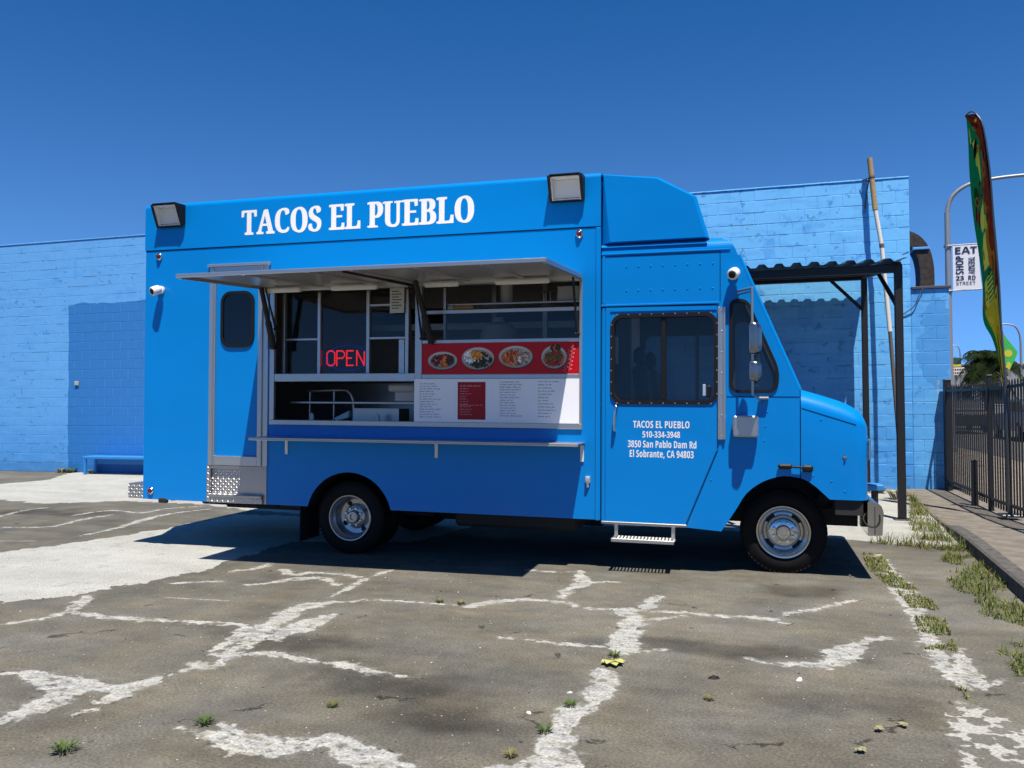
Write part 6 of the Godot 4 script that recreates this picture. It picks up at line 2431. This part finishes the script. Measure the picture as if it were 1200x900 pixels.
	for l in leaves:
		var st := stnew()
		var r: float = l[2]
		for k in 5:
			var a := (k - 2) * 0.56
			var d := Vector3(sin(a), 0, cos(a))
			var sd := Vector3(cos(a), 0, -sin(a))
			var ln := r * (1.25 - 0.16 * absf(k - 2))
			var up := Vector3.UP * r * 0.09 * (1 + k % 2)
			var root := Vector3.UP * 0.012
			var m0 := root + d * ln * 0.55 + up
			var tip := root + d * ln + up * 0.4
			t3(st, root, m0 + sd * r * 0.34, m0, Vector3.UP)
			t3(st, root, m0 - sd * r * 0.34, m0, Vector3.UP)
			t3(st, m0, m0 + sd * r * 0.34, tip, Vector3.UP)
			t3(st, m0, m0 - sd * r * 0.34, tip, Vector3.UP)
		tube(st, [Vector3.UP * 0.012, Vector3(0.01, 0.008, -r * 0.4), Vector3(0.015, 0.006, -r * 0.75)], r * 0.03, 5)
		var o := piece("fallen_leaf", st, leafm if l[5] == 0 else palem, self)
		o.position = Vector3(l[0], 0.004, l[1])
		o.rotation.y = l[3]
		tag(o, l[4], "leaf", "leaves lying on the lot")
	# small litter
	var bits := [
		[3.55, 2.69, 0.036, "dark twisted scrap with a white end lying on the asphalt", M.black],
		[3.98, 2.60, 0.03, "small white scrap of paper on the asphalt", M["white enamel"]],
		[2.86, 3.10, 0.016, "tiny white pebble left of the filled crack", M["white enamel"]],
		[2.73, 3.42, 0.02, "tiny white chip near the bottom filler patch", M["white enamel"]],
	]
	for b in bits:
		var st := stnew()
		var r: float = b[2]
		var ring := []
		for k in 7:
			var a := TAU * k / 7.0
			ring.append(Vector3(cos(a) * r * (0.8 + 0.35 * sin(k * 2.1)), 0.0, sin(a) * r * 0.5))
		for k in 7:
			var p: Vector3 = ring[k]
			var q: Vector3 = ring[(k + 1) % 7]
			q4(st, p, q, q * 0.7 + Vector3.UP * r * 0.3, p * 0.7 + Vector3.UP * r * (0.3 + 0.1 * (k % 2)), p + q)
			t3(st, p * 0.7 + Vector3.UP * r * (0.3 + 0.1 * (k % 2)), q * 0.7 + Vector3.UP * r * 0.3, Vector3.UP * r * 0.42, Vector3.UP)
		var o := piece("litter_scrap", st, b[4], self)
		o.position = Vector3(b[0], 0.001, b[1])
		o.rotation.y = b[0] * 9.0
		tag(o, b[3], "litter", "scraps lying on the lot")
	# loose grit on the asphalt
	var g := SphereMesh.new()
	g.radius = 1.0
	g.height = 1.2
	g.radial_segments = 5
	g.rings = 2
	var mm := MultiMesh.new()
	mm.transform_format = MultiMesh.TRANSFORM_3D
	mm.use_colors = true
	mm.mesh = g
	mm.instance_count = 2600
	for i in 2600:
		var z := rng.randf_range(0.5, 4.9)
		var x := rng.randf_range(-1.5, 5.6)
		var r := rng.randf_range(0.0012, 0.0035) if i % 25 else rng.randf_range(0.004, 0.008)
		mm.set_instance_transform(i, Transform3D(Basis(Vector3.UP, rng.randf() * 6.0) * Basis.from_scale(Vector3(r * 1.3, r, r)), Vector3(x, r * 0.3, z)))
		var v: float = [0.05, 0.12, 0.25, 0.5][rng.randi() % 4]
		mm.set_instance_color(i, Color(v, v * 0.95, v * 0.88))
	var gr := MultiMeshInstance3D.new()
	gr.name = "gravel"
	gr.multimesh = mm
	var grm := mat("grit", Color.WHITE, 0.9)
	grm.vertex_color_use_as_albedo = true
	gr.material_override = grm
	add_child(gr)
	tag(gr, "loose grit scattered over the asphalt", "grit", "", "stuff")


# ------------------------------------------------------------------ the whole place
func _ready() -> void:
	var cam := Camera3D.new()
	cam.name = "camera"
	add_child(cam)
	cam.keep_aspect = Camera3D.KEEP_HEIGHT
	cam.fov = rad_to_deg(2.0 * atan(450.0 / 970.0))
	cam.position = Vector3(3.7713, 1.47, 7.2227)
	cam.rotation_order = EULER_ORDER_YXZ
	cam.rotation = Vector3(deg_to_rad(1.25), deg_to_rad(16.3), deg_to_rad(-0.4))
	cam.near = 0.05
	cam.far = 2000.0
	cam.current = true
	var env := Environment.new()
	env.background_mode = Environment.BG_SKY
	var sky := ProceduralSkyMaterial.new()
	sky.sky_top_color = lin(0.0027, 0.055, 0.207)
	sky.sky_horizon_color = lin(0.145, 0.382, 0.86)
	sky.sky_curve = 0.13
	sky.ground_bottom_color = Color8(70, 66, 60)
	sky.ground_horizon_color = Color8(120, 130, 140)
	sky.sun_angle_max = 12.0
	env.sky = Sky.new()
	env.sky.sky_material = sky
	env.tonemap_mode = Environment.TONE_MAPPER_LINEAR
	env.tonemap_exposure = 1.5
	env.sdfgi_enabled = true
	env.ssao_enabled = true
	env.ssil_enabled = true
	var we := WorldEnvironment.new()
	we.name = "environment"
	we.environment = env
	add_child(we)
	var sun := DirectionalLight3D.new()
	sun.name = "sun"
	sun.basis = Basis.looking_at(SUN_DIR, Vector3.FORWARD)
	sun.light_color = Color(1.0, 0.965, 0.91)
	sun.light_energy = 1.6
	sun.light_angular_distance = 0.5
	sun.shadow_enabled = true
	add_child(sun)
	build_ground()
	build_wall()
	await build_truck()
	build_canopy()
	build_leaning_pole()
	build_benches()
	build_fence()
	build_street()
	build_feather_flag()
	build_goods()
	build_green()
